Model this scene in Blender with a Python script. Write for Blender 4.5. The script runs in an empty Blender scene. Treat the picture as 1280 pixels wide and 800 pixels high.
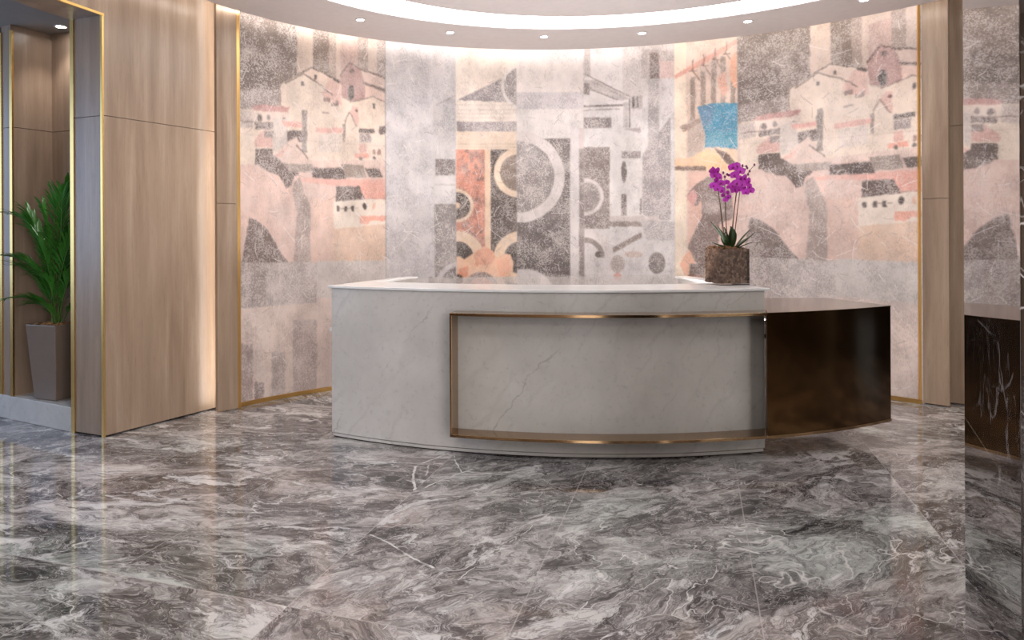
import bpy, bmesh, math, random
import numpy as np
from mathutils import Vector, Matrix, Quaternion
random.seed(7); rng = np.random.default_rng(11)
SC = bpy.context.scene
COL = SC.collection

# ------------------------------------------------------------------ camera
F, CX, CY, HC, S = 950.0, 519.0, 293.5, 1.4, 0.00442
cd = bpy.data.cameras.new('camera'); cam = bpy.data.objects.new('camera', cd); COL.objects.link(cam)
cd.sensor_fit = 'HORIZONTAL'; cd.sensor_width = 36; cd.lens = 36 * F / 1280
cd.shift_x = (640 - CX) / 1280; cd.shift_y = -(400 - CY) / 1280
cd.clip_start = 0.05; cd.clip_end = 60
cam.rotation_mode = 'QUATERNION'
cam.location = (0, 0, HC)
cam.rotation_quaternion = Quaternion((0, 1, 0), math.atan(S)) @ Quaternion((1, 0, 0), math.radians(90))
SC.camera = cam

def ray(px, py):
    a = px - CX; b = py - CY
    return (a - S * b) / F, -(b + S * a) / F
def fl(px, py, z=0.0):
    m, k = ray(px, py); Y = (z - HC) / k; return (m * Y, Y)
def at(px, py, Y):
    m, k = ray(px, py); return Vector((m * Y, Y, HC + k * Y))
RC = (1.343, 4.001); RR = 3.55           # the round wall
def wall_at(px, py):
    m, k = ray(px, py); c = RC; A = 1 + m * m; B = -2 * (m * c[0] + c[1]); C = c[0] ** 2 + c[1] ** 2 - RR * RR
    Y = (-B + math.sqrt(B * B - 4 * A * C)) / 2 / A
    return math.degrees(math.atan2(Y - c[1], m * Y - c[0])), HC + k * Y

# ------------------------------------------------------------------ helpers
def lin(c):
    return tuple(((x / 255) / 12.92 if x / 255 <= .04045 else ((x / 255 + .055) / 1.055) ** 2.4) for x in c)
def obj(name, me, mat=None, parent=None):
    if isinstance(me, bmesh.types.BMesh):
        m = bpy.data.meshes.new(name); me.normal_update(); me.to_mesh(m); me.free(); me = m
    o = bpy.data.objects.new(name, me); COL.objects.link(o)
    if mat is not None and not me.materials: me.materials.append(mat)
    if parent is not None: o.parent = parent
    return o
def tag(o, label=None, cat=None, group=None, kind=None):
    if label: o['label'] = label
    if cat: o['category'] = cat
    if group: o['group'] = group
    if kind: o['kind'] = kind
    return o
def struct(name, bm, mat, label=None):
    o = obj(name, bm, mat); o['kind'] = 'structure'
    if label: o['label'] = label
    return o
def empty(name, loc, label, cat, group=None):
    o = bpy.data.objects.new(name, None); COL.objects.link(o); o.location = loc; o.empty_display_size = .1
    return tag(o, label, cat, group)
def smooth(o, ang=None):
    for p in o.data.polygons: p.use_smooth = True
    if ang is not None:
        try: o.data.set_sharp_from_angle(angle=math.radians(ang))
        except Exception: pass
    return o
def bevel(o, w=.002, seg=2):
    m = o.modifiers.new('bevel', 'BEVEL'); m.width = w; m.segments = seg; m.limit_method = 'ANGLE'; m.angle_limit = math.radians(40)
    return o
def prism(bm, pts, z0, z1):
    """closed vertical prism over plan polygon"""
    a = sum(pts[i][0] * pts[(i + 1) % len(pts)][1] - pts[(i + 1) % len(pts)][0] * pts[i][1] for i in range(len(pts)))
    if a < 0: pts = pts[::-1]
    lo = [bm.verts.new((x, y, z0)) for x, y in pts]; hi = [bm.verts.new((x, y, z1)) for x, y in pts]
    n = len(pts)
    bm.faces.new(lo[::-1]); bm.faces.new(hi)
    for i in range(n):
        j = (i + 1) % n; bm.faces.new((lo[i], lo[j], hi[j], hi[i]))
    return bm
def slab_line(bm, a, b, t, z0, z1):
    """vertical board from a to b in plan, thickness t laid to the left of a->b"""
    d = Vector((b[0] - a[0], b[1] - a[1])).normalized(); n = Vector((-d.y, d.x)) * t
    return prism(bm, [a, b, (b[0] + n.x, b[1] + n.y), (a[0] + n.x, a[1] + n.y)], z0, z1)
def arc_pts(c, R, a0, a1, n):
    return [(c[0] + R * math.cos(math.radians(a0 + (a1 - a0) * i / n)), c[1] + R * math.sin(math.radians(a0 + (a1 - a0) * i / n))) for i in range(n + 1)]
def band(bm, outer, inner, z0, z1):
    """closed strip between two plan polylines of equal length"""
    L = [[bm.verts.new((x, y, z)) for x, y in pl] for pl, z in ((outer, z0), (inner, z0), (inner, z1), (outer, z1))]
    n = len(outer)
    for i in range(n - 1):
        for k in range(4):
            a, b = L[k], L[(k + 1) % 4]; bm.faces.new((a[i], b[i], b[i + 1], a[i + 1]))
    bm.faces.new([L[k][0] for k in range(3, -1, -1)]); bm.faces.new([L[k][n - 1] for k in range(4)])
    bmesh.ops.recalc_face_normals(bm, faces=bm.faces[:])
    return bm
def ring_solid(bm, c, r0, r1, z0, z1, n=160):
    L = []
    for r, z in ((r0, z0), (r1, z0), (r1, z1), (r0, z1)):
        L.append([bm.verts.new((c[0] + r * math.cos(2 * math.pi * i / n), c[1] + r * math.sin(2 * math.pi * i / n), z)) for i in range(n)])
    for i in range(n):
        j = (i + 1) % n
        for k in range(4): bm.faces.new((L[k][i], L[k][j], L[(k + 1) % 4][j], L[(k + 1) % 4][i]))
    bmesh.ops.recalc_face_normals(bm, faces=bm.faces[:])
    return bm
def tube(bm, pts, radii, seg=8, cap=True):
    pts = [Vector(p) for p in pts]; rings = []
    up = Vector((0, 0, 1))
    for i, p in enumerate(pts):
        d = (pts[min(i + 1, len(pts) - 1)] - pts[max(i - 1, 0)]).normalized()
        u = d.cross(up); u = u.normalized() if u.length > 1e-3 else Vector((1, 0, 0)); v = d.cross(u)
        r = radii[i] if hasattr(radii, '__len__') else radii
        rings.append([bm.verts.new(p + (u * math.cos(2 * math.pi * k / seg) + v * math.sin(2 * math.pi * k / seg)) * r) for k in range(seg)])
    for a, b in zip(rings, rings[1:]):
        for k in range(seg): bm.faces.new((a[k], a[(k + 1) % seg], b[(k + 1) % seg], b[k]))
    if cap: bm.faces.new(rings[0][::-1]); bm.faces.new(rings[-1])
    return bm
def disc(bm, c, z, r, n=32, down=True, axis=None):
    vs = [bm.verts.new((c[0] + r * math.cos(2 * math.pi * i / n), c[1] + r * math.sin(2 * math.pi * i / n), z)) for i in range(n)]
    bm.faces.new(vs[::-1] if down else vs); return bm

# ------------------------------------------------------------------ material helpers
def newmat(name):
    m = bpy.data.materials.new(name); m.use_nodes = True; nt = m.node_tree
    return m, nt, nt.nodes['Principled BSDF']
def N(nt, t, **kw):
    n = nt.nodes.new(t)
    for k, v in kw.items():
        if k in n.inputs.keys(): n.inputs[k].default_value = v
        else: setattr(n, k, v)
    return n
def ramp(nt, src, stops, interp='LINEAR'):
    r = nt.nodes.new('ShaderNodeValToRGB'); r.color_ramp.interpolation = interp
    e = r.color_ramp.elements
    while len(e) < len(stops): e.new(.5)
    for i, (p, c) in enumerate(stops):
        e[i].position = p; e[i].color = (*c, 1) if hasattr(c, '__len__') else (c, c, c, 1)
    nt.links.new(src, r.inputs[0]); return r.outputs[0]
def mix(nt, fac, a, b, mode='MIX'):
    m = nt.nodes.new('ShaderNodeMix'); m.data_type = 'RGBA'; m.blend_type = mode
    for s, v in ((m.inputs[0], fac), (m.inputs[6], a), (m.inputs[7], b)):
        if isinstance(v, bpy.types.NodeSocket): nt.links.new(v, s)
        elif hasattr(v, '__len__'): s.default_value = (*v[:3], 1)
        else: s.default_value = v
    return m.outputs[2]
def math_(nt, op, a, b=None, c=None):
    m = nt.nodes.new('ShaderNodeMath'); m.operation = op
    for s, v in zip(m.inputs, (a, b, c)):
        if v is None: continue
        if isinstance(v, bpy.types.NodeSocket): nt.links.new(v, s)
        else: s.default_value = v
    return m.outputs[0]
def coords(nt, scale=(1, 1, 1), rot=(0, 0, 0), loc=(0, 0, 0)):
    tc = nt.nodes.new('ShaderNodeNewGeometry'); mp = nt.nodes.new('ShaderNodeMapping')
    mp.inputs['Scale'].default_value = scale; mp.inputs['Rotation'].default_value = rot; mp.inputs['Location'].default_value = loc
    nt.links.new(tc.outputs['Position'], mp.inputs['Vector']); return mp.outputs[0]
def noise(nt, vec, scale, detail=4, rough=.55, dist=0.0, out=0):
    n = nt.nodes.new('ShaderNodeTexNoise'); n.inputs['Scale'].default_value = scale; n.inputs['Detail'].default_value = detail
    n.inputs['Roughness'].default_value = rough; n.inputs['Distortion'].default_value = dist
    nt.links.new(vec, n.inputs['Vector']); return n.outputs[out]
def vmath(nt, op, a, b, scale=None):
    m = nt.nodes.new('ShaderNodeVectorMath'); m.operation = op
    for s, v in zip(m.inputs, (a, b)):
        if v is None: continue
        if isinstance(v, bpy.types.NodeSocket): nt.links.new(v, s)
        else: s.default_value = v
    if scale is not None:
        if isinstance(scale, bpy.types.NodeSocket): nt.links.new(scale, m.inputs['Scale'])
        else: m.inputs['Scale'].default_value = scale
    return m.outputs[0]
def bump(nt, bsdf, h, strength=.2, dist=.002):
    b = nt.nodes.new('ShaderNodeBump'); b.inputs['Strength'].default_value = strength; b.inputs['Distance'].default_value = dist
    nt.links.new(h, b.inputs['Height']); nt.links.new(b.outputs[0], bsdf.inputs['Normal'])
def plain(name, rgb, rough=.6, metal=0, spec=.5):
    m, nt, b = newmat(name); v = coords(nt, (6, 6, 6)); n = noise(nt, v, 3)
    c = lin(rgb); nt.links.new(mix(nt, n, tuple(x * .93 for x in c), tuple(min(1, x * 1.07) for x in c)), b.inputs['Base Color'])
    b.inputs['Roughness'].default_value = rough; b.inputs['Metallic'].default_value = metal
    b.inputs['Specular IOR Level'].default_value = spec; return m
def emitter(name, rgb, strength):
    m, nt, b = newmat(name); b.inputs['Base Color'].default_value = (.8, .8, .8, 1)
    b.inputs['Emission Color'].default_value = (*rgb, 1); b.inputs['Emission Strength'].default_value = strength; return m

def wood_mat(name, a, b_, c_, seed=0.0):
    m, nt, b = newmat(name)
    v = coords(nt, (1, 1, .085), loc=(seed, seed, seed))
    n1 = noise(nt, v, 9, 5, .6, .3)
    v2 = coords(nt, (1, 1, .02), loc=(seed, 0, 0)); n2 = noise(nt, v2, 60, 3, .6)
    v3 = coords(nt, (1, 1, .25), loc=(0, seed, 0)); n3 = noise(nt, v3, 2.2, 3, .5)
    v4 = coords(nt, (1, 1, .10)); n4 = noise(nt, v4, 95, 3, .7)
    c = ramp(nt, n1, [(.33, lin(a)), (.5, lin(b_)), (.68, lin(c_))])
    c = mix(nt, ramp(nt, n2, [(.35, .0), (.65, .35)]), c, lin(a))
    c = mix(nt, ramp(nt, n3, [(.35, .0), (.7, .45)]), c, lin(c_))
    c = mix(nt, ramp(nt, n4, [(.55, .0), (.75, .4)]), c, tuple(x * .8 for x in lin(a)))
    nt.links.new(c, b.inputs['Base Color']); b.inputs['Roughness'].default_value = .34
    bump(nt, b, n4, .15, .001); return m
WOOD = wood_mat('greige_oak', (130, 108, 89), (154, 131, 111), (174, 153, 133))
WOOD_D = wood_mat('corridor_oak', (136, 114, 96), (158, 134, 114), (176, 153, 134), 3.1)

def pale_marble():
    m, nt, b = newmat('pale_grey_marble')
    v = coords(nt, (1, 1, 1)); w = noise(nt, v, 1.3, 4, .6, out=1)
    vw = vmath(nt, 'ADD', v, vmath(nt, 'SCALE', w, None, .45))
    cl = noise(nt, vw, 2.2, 6, .6)
    c = ramp(nt, cl, [(.3, lin(MB[0])), (.55, lin(MB[1])), (.75, lin(MB[2]))])
    sp = noise(nt, v, 26, 4, .7); c = mix(nt, ramp(nt, sp, [(.55, 0.0), (.72, .35)]), c, lin((150, 146, 140)))
    # diagonal thin veins
    mp = coords(nt, (1, 1, 1), rot=(0, math.radians(-38), 0)); mp = vmath(nt, 'ADD', mp, vmath(nt, 'SCALE', noise(nt, v, 3.5, 5, .6, out=1), None, .22))
    sx = nt.nodes.new('ShaderNodeSeparateXYZ'); nt.links.new(mp, sx.inputs[0])
    f = math_(nt, 'FRACT', math_(nt, 'MULTIPLY', sx.outputs[0], 1.35))
    d = math_(nt, 'ABSOLUTE', math_(nt, 'SUBTRACT', f, .5))
    vein = ramp(nt, d, [(.0, .5), (.007, 0.0)])
    gate = ramp(nt, noise(nt, v, 2.3, 2, .5, out=0), [(.48, 0.0), (.6, 1.0)])
    c = mix(nt, math_(nt, 'MULTIPLY', vein, gate), c, lin((128, 120, 112)))
    f2 = math_(nt, 'ABSOLUTE', math_(nt, 'SUBTRACT', math_(nt, 'FRACT', math_(nt, 'MULTIPLY', sx.outputs[0], 5.3)), .5))
    c = mix(nt, math_(nt, 'MULTIPLY', ramp(nt, f2, [(.0, .28), (.09, 0.0)]), ramp(nt, cl, [(.45, 0.0), (.6, 1.0)])), c, lin((168, 162, 156)))
    nt.links.new(c, b.inputs['Base Color']); b.inputs['Roughness'].default_value = .32; return m
MB = ((190, 184, 177), (204, 198, 191), (214, 209, 203))
MARBLE = pale_marble()
WHITE_TOP = plain('polished_white_counter', (236, 234, 232), .18)
PLASTER = plain('mauve_grey_plaster', (228, 221, 219), .8, 0, .2)
GREYP = plain('grey_plaster', (158, 155, 152), .8, 0, .2)
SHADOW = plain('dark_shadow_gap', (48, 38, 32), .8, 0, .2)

def metal_mat(name, rgb, rough, aniso=True):
    m, nt, b = newmat(name); v = coords(nt, (1, 1, 8)); n = noise(nt, v, 4, 2, .5)
    c = lin(rgb); nt.links.new(mix(nt, n, tuple(x * .95 for x in c), tuple(min(1, x * 1.05) for x in c)), b.inputs['Base Color'])
    b.inputs['Metallic'].default_value = 1
    b.inputs['Roughness'].default_value = rough; return m
BRASS = metal_mat('satin_brass_trim', (232, 188, 116), .38)
BRONZE = metal_mat('bronze_bright_reflections', (170, 138, 102), .12); BRONZE_D = metal_mat('bronze_dark_reflections', (104, 78, 50), .12)  # one bronze twice, reflections put into colour: paler plates and top, darker cabinet

def seg_vein(nt, segs, width, strength, wob=.012):
    """mask of single marble veins given as lists of points on the stone"""
    g = nt.nodes.new('ShaderNodeNewGeometry'); pos = g.outputs['Position']
    pos = vmath(nt, 'ADD', pos, vmath(nt, 'SCALE', vmath(nt, 'SUBTRACT', noise(nt, pos, 6, 4, .6, out=1), (.5, .5, .5)), None, wob))
    out = None
    for line_, wd in segs:
        for a, b_ in zip(line_, line_[1:]):
            a, b_ = Vector(a), Vector(b_); d = b_ - a; L = d.length
            pa = vmath(nt, 'SUBTRACT', pos, tuple(a))
            dt = nt.nodes.new('ShaderNodeVectorMath'); dt.operation = 'DOT_PRODUCT'; nt.links.new(pa, dt.inputs[0]); dt.inputs[1].default_value = tuple(d / (L * L))
            cl = nt.nodes.new('ShaderNodeClamp'); nt.links.new(dt.outputs['Value'], cl.inputs[0])
            q = vmath(nt, 'SUBTRACT', pa, vmath(nt, 'SCALE', tuple(d), None, cl.outputs[0]))
            ln = nt.nodes.new('ShaderNodeVectorMath'); ln.operation = 'LENGTH'; nt.links.new(q, ln.inputs[0])
            f = ramp(nt, math_(nt, 'DIVIDE', ln.outputs['Value'], width * wd * 2), [(.0, strength), (.35, strength), (.6, 0.0)])
            out = f if out is None else math_(nt, 'MAXIMUM', out, f)
    gt = ramp(nt, noise(nt, pos, 9, 3, .6), [(.36, .25), (.55, 1.0)])
    return math_(nt, 'MULTIPLY', out, gt)
def dark_marble():
    m, nt, b = newmat('dark_brown_marble')
    v = coords(nt, (1, 1, .5)); w = noise(nt, v, 1.6, 5, .6, out=1)
    vw = vmath(nt, 'ADD', v, vmath(nt, 'SCALE', w, None, .9))
    c = ramp(nt, noise(nt, vw, 3, 6, .65), [(.3, lin((22, 18, 17))), (.55, lin((42, 34, 30))), (.8, lin((74, 64, 58)))])
    def veins(sc, thr, width, strg, off):
        vv = vmath(nt, 'ADD', vw, off); n = noise(nt, vv, sc, 4, .5)
        d = math_(nt, 'ABSOLUTE', math_(nt, 'SUBTRACT', n, thr)); return ramp(nt, d, [(0, strg), (width, 0.0)])
    gate = ramp(nt, noise(nt, v, 1.7, 3, .5), [(.42, .1), (.6, 1.0)])
    c = mix(nt, math_(nt, 'MULTIPLY', veins(2.0, .5, .007, .95, (3, 1, 2)), gate), c, lin((205, 200, 198)))
    c = mix(nt, math_(nt, 'MULTIPLY', veins(5.0, .52, .008, .6, (9, 4, 2)), gate), c, lin((170, 164, 160)))
    al_ = math.radians(27.6)
    def cp(px, py): m_ = ray(px, py)[0]; return tuple(at(px, py, .51 / (m_ - math.tan(al_))))
    c = mix(nt, seg_vein(nt, [([cp(1205, 520), cp(1275, 626)], 1.0)], .0022, .9, 0.0), c, lin((206, 190, 168)))
    c = mix(nt, seg_vein(nt, [([cp(1246, 600), cp(1256, 640), cp(1264, 690), cp(1270, 760)], 1.6), ([cp(1228, 615), cp(1240, 660), cp(1254, 700), cp(1264, 760), cp(1272, 790)], 1.5),
        ([cp(1262, 612), cp(1268, 630), cp(1274, 642)], 2.2), ([cp(1222, 400), cp(1236, 414), cp(1245, 420)], 1.6), ([cp(1212, 425), cp(1220, 424), cp(1228, 412)], 1.0),
        ([cp(1240, 482), cp(1252, 488), cp(1262, 480), cp(1266, 468)], 2.0), ([cp(1232, 400), cp(1238, 470), cp(1236, 520), cp(1228, 548)], .8)], .0022, .62, .02), c, lin((190, 184, 180)))
    nt.links.new(c, b.inputs['Base Color']); b.inputs['Roughness'].default_value = .015
    b.inputs['Specular IOR Level'].default_value = .5; b.inputs['IOR'].default_value = 1.75; b.inputs['Coat Weight'].default_value = 1; b.inputs['Coat IOR'].default_value = 1.8; b.inputs['Coat Roughness'].default_value = .01; return m
DARKM = dark_marble()

def floor_mat():
    m, nt, b = newmat('grey_veined_floor_marble')
    th = math.radians(20.3)
    g = nt.nodes.new('ShaderNodeNewGeometry')
    sx = nt.nodes.new('ShaderNodeSeparateXYZ'); nt.links.new(g.outputs['Position'], sx.inputs[0]); X, Y = sx.outputs[0], sx.outputs[1]
    u = math_(nt, 'ADD', math_(nt, 'MULTIPLY', X, math.cos(th)), math_(nt, 'MULTIPLY', Y, -math.sin(th)))
    w = math_(nt, 'ADD', math_(nt, 'MULTIPLY', X, math.sin(th)), math_(nt, 'MULTIPLY', Y, math.cos(th)))
    U = math_(nt, 'DIVIDE', math_(nt, 'ADD', u, 1.453), 2.5); V = math_(nt, 'DIVIDE', math_(nt, 'SUBTRACT', w, 2.52), 3.06)
    iu = math_(nt, 'FLOOR', U); iv = math_(nt, 'FLOOR', V)
    cb = nt.nodes.new('ShaderNodeCombineXYZ'); nt.links.new(iu, cb.inputs[0]); nt.links.new(iv, cb.inputs[1])
    wn = nt.nodes.new('ShaderNodeTexWhiteNoise'); wn.noise_dimensions = '3D'; nt.links.new(vmath(nt, 'ADD', cb.outputs[0], (SEED, 2.7, .3)), wn.inputs['Vector'])
    pos = nt.nodes.new('ShaderNodeCombineXYZ'); nt.links.new(u, pos.inputs[0]); nt.links.new(w, pos.inputs[1])
    off = vmath(nt, 'SCALE', wn.outputs['Color'], None, 17.0)
    # each slab turned to its own direction
    vr = nt.nodes.new('ShaderNodeVectorRotate'); vr.rotation_type = 'Z_AXIS'
    nt.links.new(pos.outputs[0], vr.inputs['Vector'])
    ang = math_(nt, 'MULTIPLY_ADD', wn.outputs['Value'], 2.2, -1.1); nt.links.new(ang, vr.inputs['Angle'])
    p = vmath(nt, 'ADD', vr.outputs[0], off)
    p = vmath(nt, 'MULTIPLY', p, (1, 1.7, 1))
    warp = noise(nt, p, 1.1, 4, .55, out=1)
    pw = vmath(nt, 'ADD', p, vmath(nt, 'SCALE', vmath(nt, 'SUBTRACT', warp, (.5, .5, .5)), None, 1.1))
    pw2 = vmath(nt, 'ADD', pw, vmath(nt, 'SCALE', vmath(nt, 'SUBTRACT', noise(nt, pw, 4.5, 4, .6, out=1), (.5, .5, .5)), None, .36))
    base = noise(nt, pw2, 1.9, 12, .70)
    tone = ramp(nt, base, [(.36, lin((52, 50, 51))), (.45, lin((86, 81, 81))), (.51, lin((128, 123, 122))), (.56, lin((168, 163, 161))), (.66, lin((216, 212, 210)))])
    # streaks
    st = vmath(nt, 'MULTIPLY', pw2, (1.0, 5.5, 1)); s1 = noise(nt, st, 3.2, 9, .72)
    tone = mix(nt, ramp(nt, s1, [(.50, 0.0), (.66, .60)]), tone, lin((184, 178, 176)))
    tone = mix(nt, ramp(nt, s1, [(.34, .75), (.49, 0.0)]), tone, lin((66, 62, 63)))
    # hue drift green grey / purple brown
    hue = noise(nt, p, .55, 2, .5)
    tone = mix(nt, ramp(nt, hue, [(.35, .55), (.47, 0.0)]), tone, mix(nt, 1.0, tone, (.83, .98, .94), 'MULTIPLY'))
    tone = mix(nt, ramp(nt, hue, [(.5, 0.0), (.66, .8)]), tone, mix(nt, 1.0, tone, (.98, .86, .82), 'MULTIPLY'))
    # bright patches
    pt = noise(nt, vmath(nt, 'ADD', pw2, (5, 3, 1)), 2.8, 11, .70)
    tone = mix(nt, ramp(nt, pt, [(.56, 0.0), (.62, .85)]), tone, lin((210, 207, 206)))
    def vein(src, sc, thr, width, strg, col, gate=None):
        n = noise(nt, src, sc, 3, .5); d = math_(nt, 'ABSOLUTE', math_(nt, 'SUBTRACT', n, thr))
        f = ramp(nt, d, [(0, strg), (width, 0.0)])
        if gate is not None: f = math_(nt, 'MULTIPLY', f, gate)
        return f, col
    gate = ramp(nt, noise(nt, vmath(nt, 'ADD', p, (2, 7, 0)), 1.4, 2, .5), [(.45, 0.0), (.6, 1.0)])
    for f, c in (vein(pw, 1.7, .5, .006, .9, lin((228, 225, 222)), gate), vein(pw2, 4.2, .5, .012, .55, lin((205, 200, 197))),
                 vein(pw2, 9, .53, .02, .4, lin((216, 212, 210))), vein(vmath(nt, 'ADD', pw2, (4, 4, 4)), 7, .47, .02, .45, lin((52, 49, 50)))):
        tone = mix(nt, f, tone, c)
    F_ = lambda *p: [(*fl(x, y), 0.0) for x, y in p]
    tone = mix(nt, seg_vein(nt, [(F_((560, 566), (519, 583), (517, 596), (518, 612)), 1.2), (F_((535, 582), (532, 595)), .9), (F_((462, 669), (490, 680), (515, 697), (541, 709)), 1.0),
        (F_((583, 589), (612, 592), (640, 590)), 1.3), (F_((690, 640), (590, 712), (467, 795)), .3), (F_((780, 692), (740, 745), (700, 795)), .35), (F_((905, 680), (930, 687), (948, 692)), 1.6),
        (F_((566, 567), (572, 580), (577, 590)), .8), (F_((590, 586), (545, 603), (520, 614)), .9), (F_((300, 690), (262, 735)), .4)], .0062, .85, .05), tone, lin((232, 229, 226)))
    # joints
    jm = None
    for val, per, ofs, wd in ((u, 2.5 / 3, 1.453, .0016), (w, 3.06, -2.52, .0020)):
        f = math_(nt, 'FRACT', math_(nt, 'ADD', math_(nt, 'DIVIDE', math_(nt, 'ADD', val, ofs), per), .5))
        d = math_(nt, 'MULTIPLY', math_(nt, 'ABSOLUTE', math_(nt, 'SUBTRACT', f, .5)), per)
        j = ramp(nt, d, [(0, .75), (wd, .75), (wd * 2.2, 0.0)]); jm = j if jm is None else math_(nt, 'MAXIMUM', jm, j)
    tone = mix(nt, jm, tone, lin((182, 176, 172)))
    nt.links.new(tone, b.inputs['Base Color'])
    b.inputs['Roughness'].default_value = .07; b.inputs['Specular IOR Level'].default_value = .5
    return m
SEED = 5.2
FLOORM = floor_mat()

# ------------------------------------------------------------------ room shell
bm = bmesh.new(); prism(bm, [(-6.5, -5), (7, -5), (7, 8.4), (-6.5, 8.4)], -.1, 0); struct('floor', bm, FLOORM, 'polished grey veined marble slab floor')
bm = bmesh.new(); prism(bm, [(-6.5, -5), (7, -5), (7, 8.4), (-6.5, 8.4)], 3.55, 3.65); struct('ceiling', bm, PLASTER)
bm = bmesh.new(); prism(bm, [(-6.5, 8.3), (7, 8.3), (7, 8.4), (-6.5, 8.4)], 0, 3.55); struct('wall_far', bm, WOOD_D)
bm = bmesh.new(); prism(bm, [(7, -5), (7.1, -5), (7.1, 8.4), (7, 8.4)], 0, 3.55); struct('wall_right', bm, DARKM)
bm = bmesh.new()                                                   # unseen wall behind the camera, opening added for the fill lamp
for x0, x1, z0, z1 in ((-6.5, 1.0, 0, 3.55), (6.0, 7, 0, 3.55), (1.0, 6.0, 0, .2), (1.0, 6.0, 3.2, 3.55)):
    prism(bm, [(x0, -5.1), (x1, -5.1), (x1, -5), (x0, -5)], z0, z1)
struct('wall_behind', bm, WOOD_D)
bm = bmesh.new()  # frames added around the fill lamp's opening
for x in (1.0, 2.64, 4.3, 5.94): prism(bm, [(x, -5.08), (x + .06, -5.08), (x + .06, -5.0), (x, -5.0)], .2, 3.2)
struct('added_window_1', bm, SHADOW, 'dark frames of an added entrance opening, out of view')
bm = bmesh.new()                                                   # left wall with a window opening
for y0, y1, z0, z1 in ((-5, 2.2, 0, 3.55), (6.2, 8.4, 0, 3.55), (2.2, 6.2, 0, .9), (2.2, 6.2, 3.0, 3.55)):
    prism(bm, [(-6.6, y0), (-6.5, y0), (-6.5, y1), (-6.6, y1)], z0, z1)
struct('wall_left', bm, WOOD_D)

# curved mural wall substrate
A0, A1 = 38.2, 141.5
bm = bmesh.new(); band(bm, arc_pts(RC, RR + .12, A0, A1 + .4, 100), arc_pts(RC, RR + .006, A0, A1 + .4, 100), 0, 3.55); struct('wall_curved', bm, PLASTER)

# ------------------------------------------------------------------ mural
NU, NV = 1180, 600; Z0, Z1 = .012, 3.50
TH = np.linspace(A0, A1, NU)[:, None] * np.ones((1, NV)); ZZ = np.linspace(Z0, Z1, NV)[None, :] * np.ones((NU, 1))
def vnoise(cell, seed, shape=(NU, NV), stretch=(1, 1)):
    r = np.random.default_rng(seed); cx, cy = cell * stretch[0], cell * stretch[1]
    gx, gy = int(shape[0] / cx) + 3, int(shape[1] / cy) + 3; g = r.random((gx, gy))
    x = np.arange(shape[0])[:, None] / cx; y = np.arange(shape[1])[None, :] / cy
    i = x.astype(int); j = y.astype(int); fx = x - i; fy = y - j; fx = fx * fx * (3 - 2 * fx); fy = fy * fy * (3 - 2 * fy)
    return (g[i, j] * (1 - fx) * (1 - fy) + g[i + 1, j] * fx * (1 - fy) + g[i, j + 1] * (1 - fx) * fy + g[i + 1, j + 1] * fx * fy)
def fbm(cell, seed, oct=4, stretch=(1, 1)):
    t = 0; a = 1; s = 0
    for o in range(oct):
        c = max(1.0, cell / 2 ** o); t = t + a * vnoise(c, seed + o * 13, stretch=stretch); s += a; a *= .6
    return t / s
UU = TH + (fbm(7, 1, 4) - .5) * .34; WW = ZZ + (fbm(7, 2, 4) - .5) * .020        # hand-worn edges
cm_ = np.where((TH < 117.2) & (TH > 70.8), .35, 1.0); UU = TH + (UU - TH) * cm_; WW = ZZ + (WW - ZZ) * cm_
IMG = np.zeros((NU, NV, 3)); WEAR = np.zeros((NU, NV))               # sRGB colour and amount of wear
K = math.pi / 180 * RR
def conv(pts, sh=0.0): return [(wall_at(x, y)[0] + sh, wall_at(x, y)[1]) for x, y in pts]
def inpoly(P, sharp=False):
    U_, W_ = (TH, ZZ) if sharp else (UU, WW)
    m = np.zeros((NU, NV), bool); xs = [p[0] for p in P]; ys = [p[1] for p in P]
    i0 = max(0, int((min(xs) - .3 - A0) / (A1 - A0) * (NU - 1))); i1 = min(NU, int((max(xs) + .3 - A0) / (A1 - A0) * (NU - 1)) + 2)
    j0 = max(0, int((min(ys) - .03 - Z0) / (Z1 - Z0) * (NV - 1))); j1 = min(NV, int((max(ys) + .03 - Z0) / (Z1 - Z0) * (NV - 1)) + 2)
    if i1 <= i0 or j1 <= j0: return m
    u = U_[i0:i1, j0:j1]; w = W_[i0:i1, j0:j1]; r = np.zeros(u.shape, bool); n = len(P)
    for a in range(n):
        x1, y1 = P[a]; x2, y2 = P[(a + 1) % n]
        if y1 == y2: continue
        c = ((y1 > w) != (y2 > w)) & (u < (x2 - x1) * (w - y1) / (y2 - y1) + x1); r ^= c
    m[i0:i1, j0:j1] = r; return m
def put(m, col, wear=None, op=1.0):
    IMG[m] = IMG[m] * (1 - op) + np.array(col) * op
    if wear is not None: WEAR[m] = wear
CLIP = None
def poly(pts, col, wear=None, op=1.0, sh=0.0, sharp=False):
    m = inpoly(conv(pts, sh), sharp)
    if CLIP is not None: m &= CLIP
    put(m, col, wear, op)
def rect(x0, y0, x1, y1, col, wear=None, op=1.0, sh=0.0, sharp=False): poly([(x0, y0), (x1, y0), (x1, y1), (x0, y1)], col, wear, op, sh, sharp)
def line(pts, col, wpx=1.0, op=1.0, sh=0.0, wear=None):
    P = conv(pts, sh); hw = wpx * .0036
    for (a, b), (c, d) in zip(P, P[1:]):
        ax, cx = a * K, c * K; u = UU * K; L = (cx - ax) ** 2 + (d - b) ** 2 + 1e-9
        t = np.clip(((u - ax) * (cx - ax) + (WW - b) * (d - b)) / L, 0, 1)
        m = (u - ax - t * (cx - ax)) ** 2 + (WW - b - t * (d - b)) ** 2 < hw * hw
        if CLIP is not None: m &= CLIP
        put(m, col, wear, op)
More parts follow.
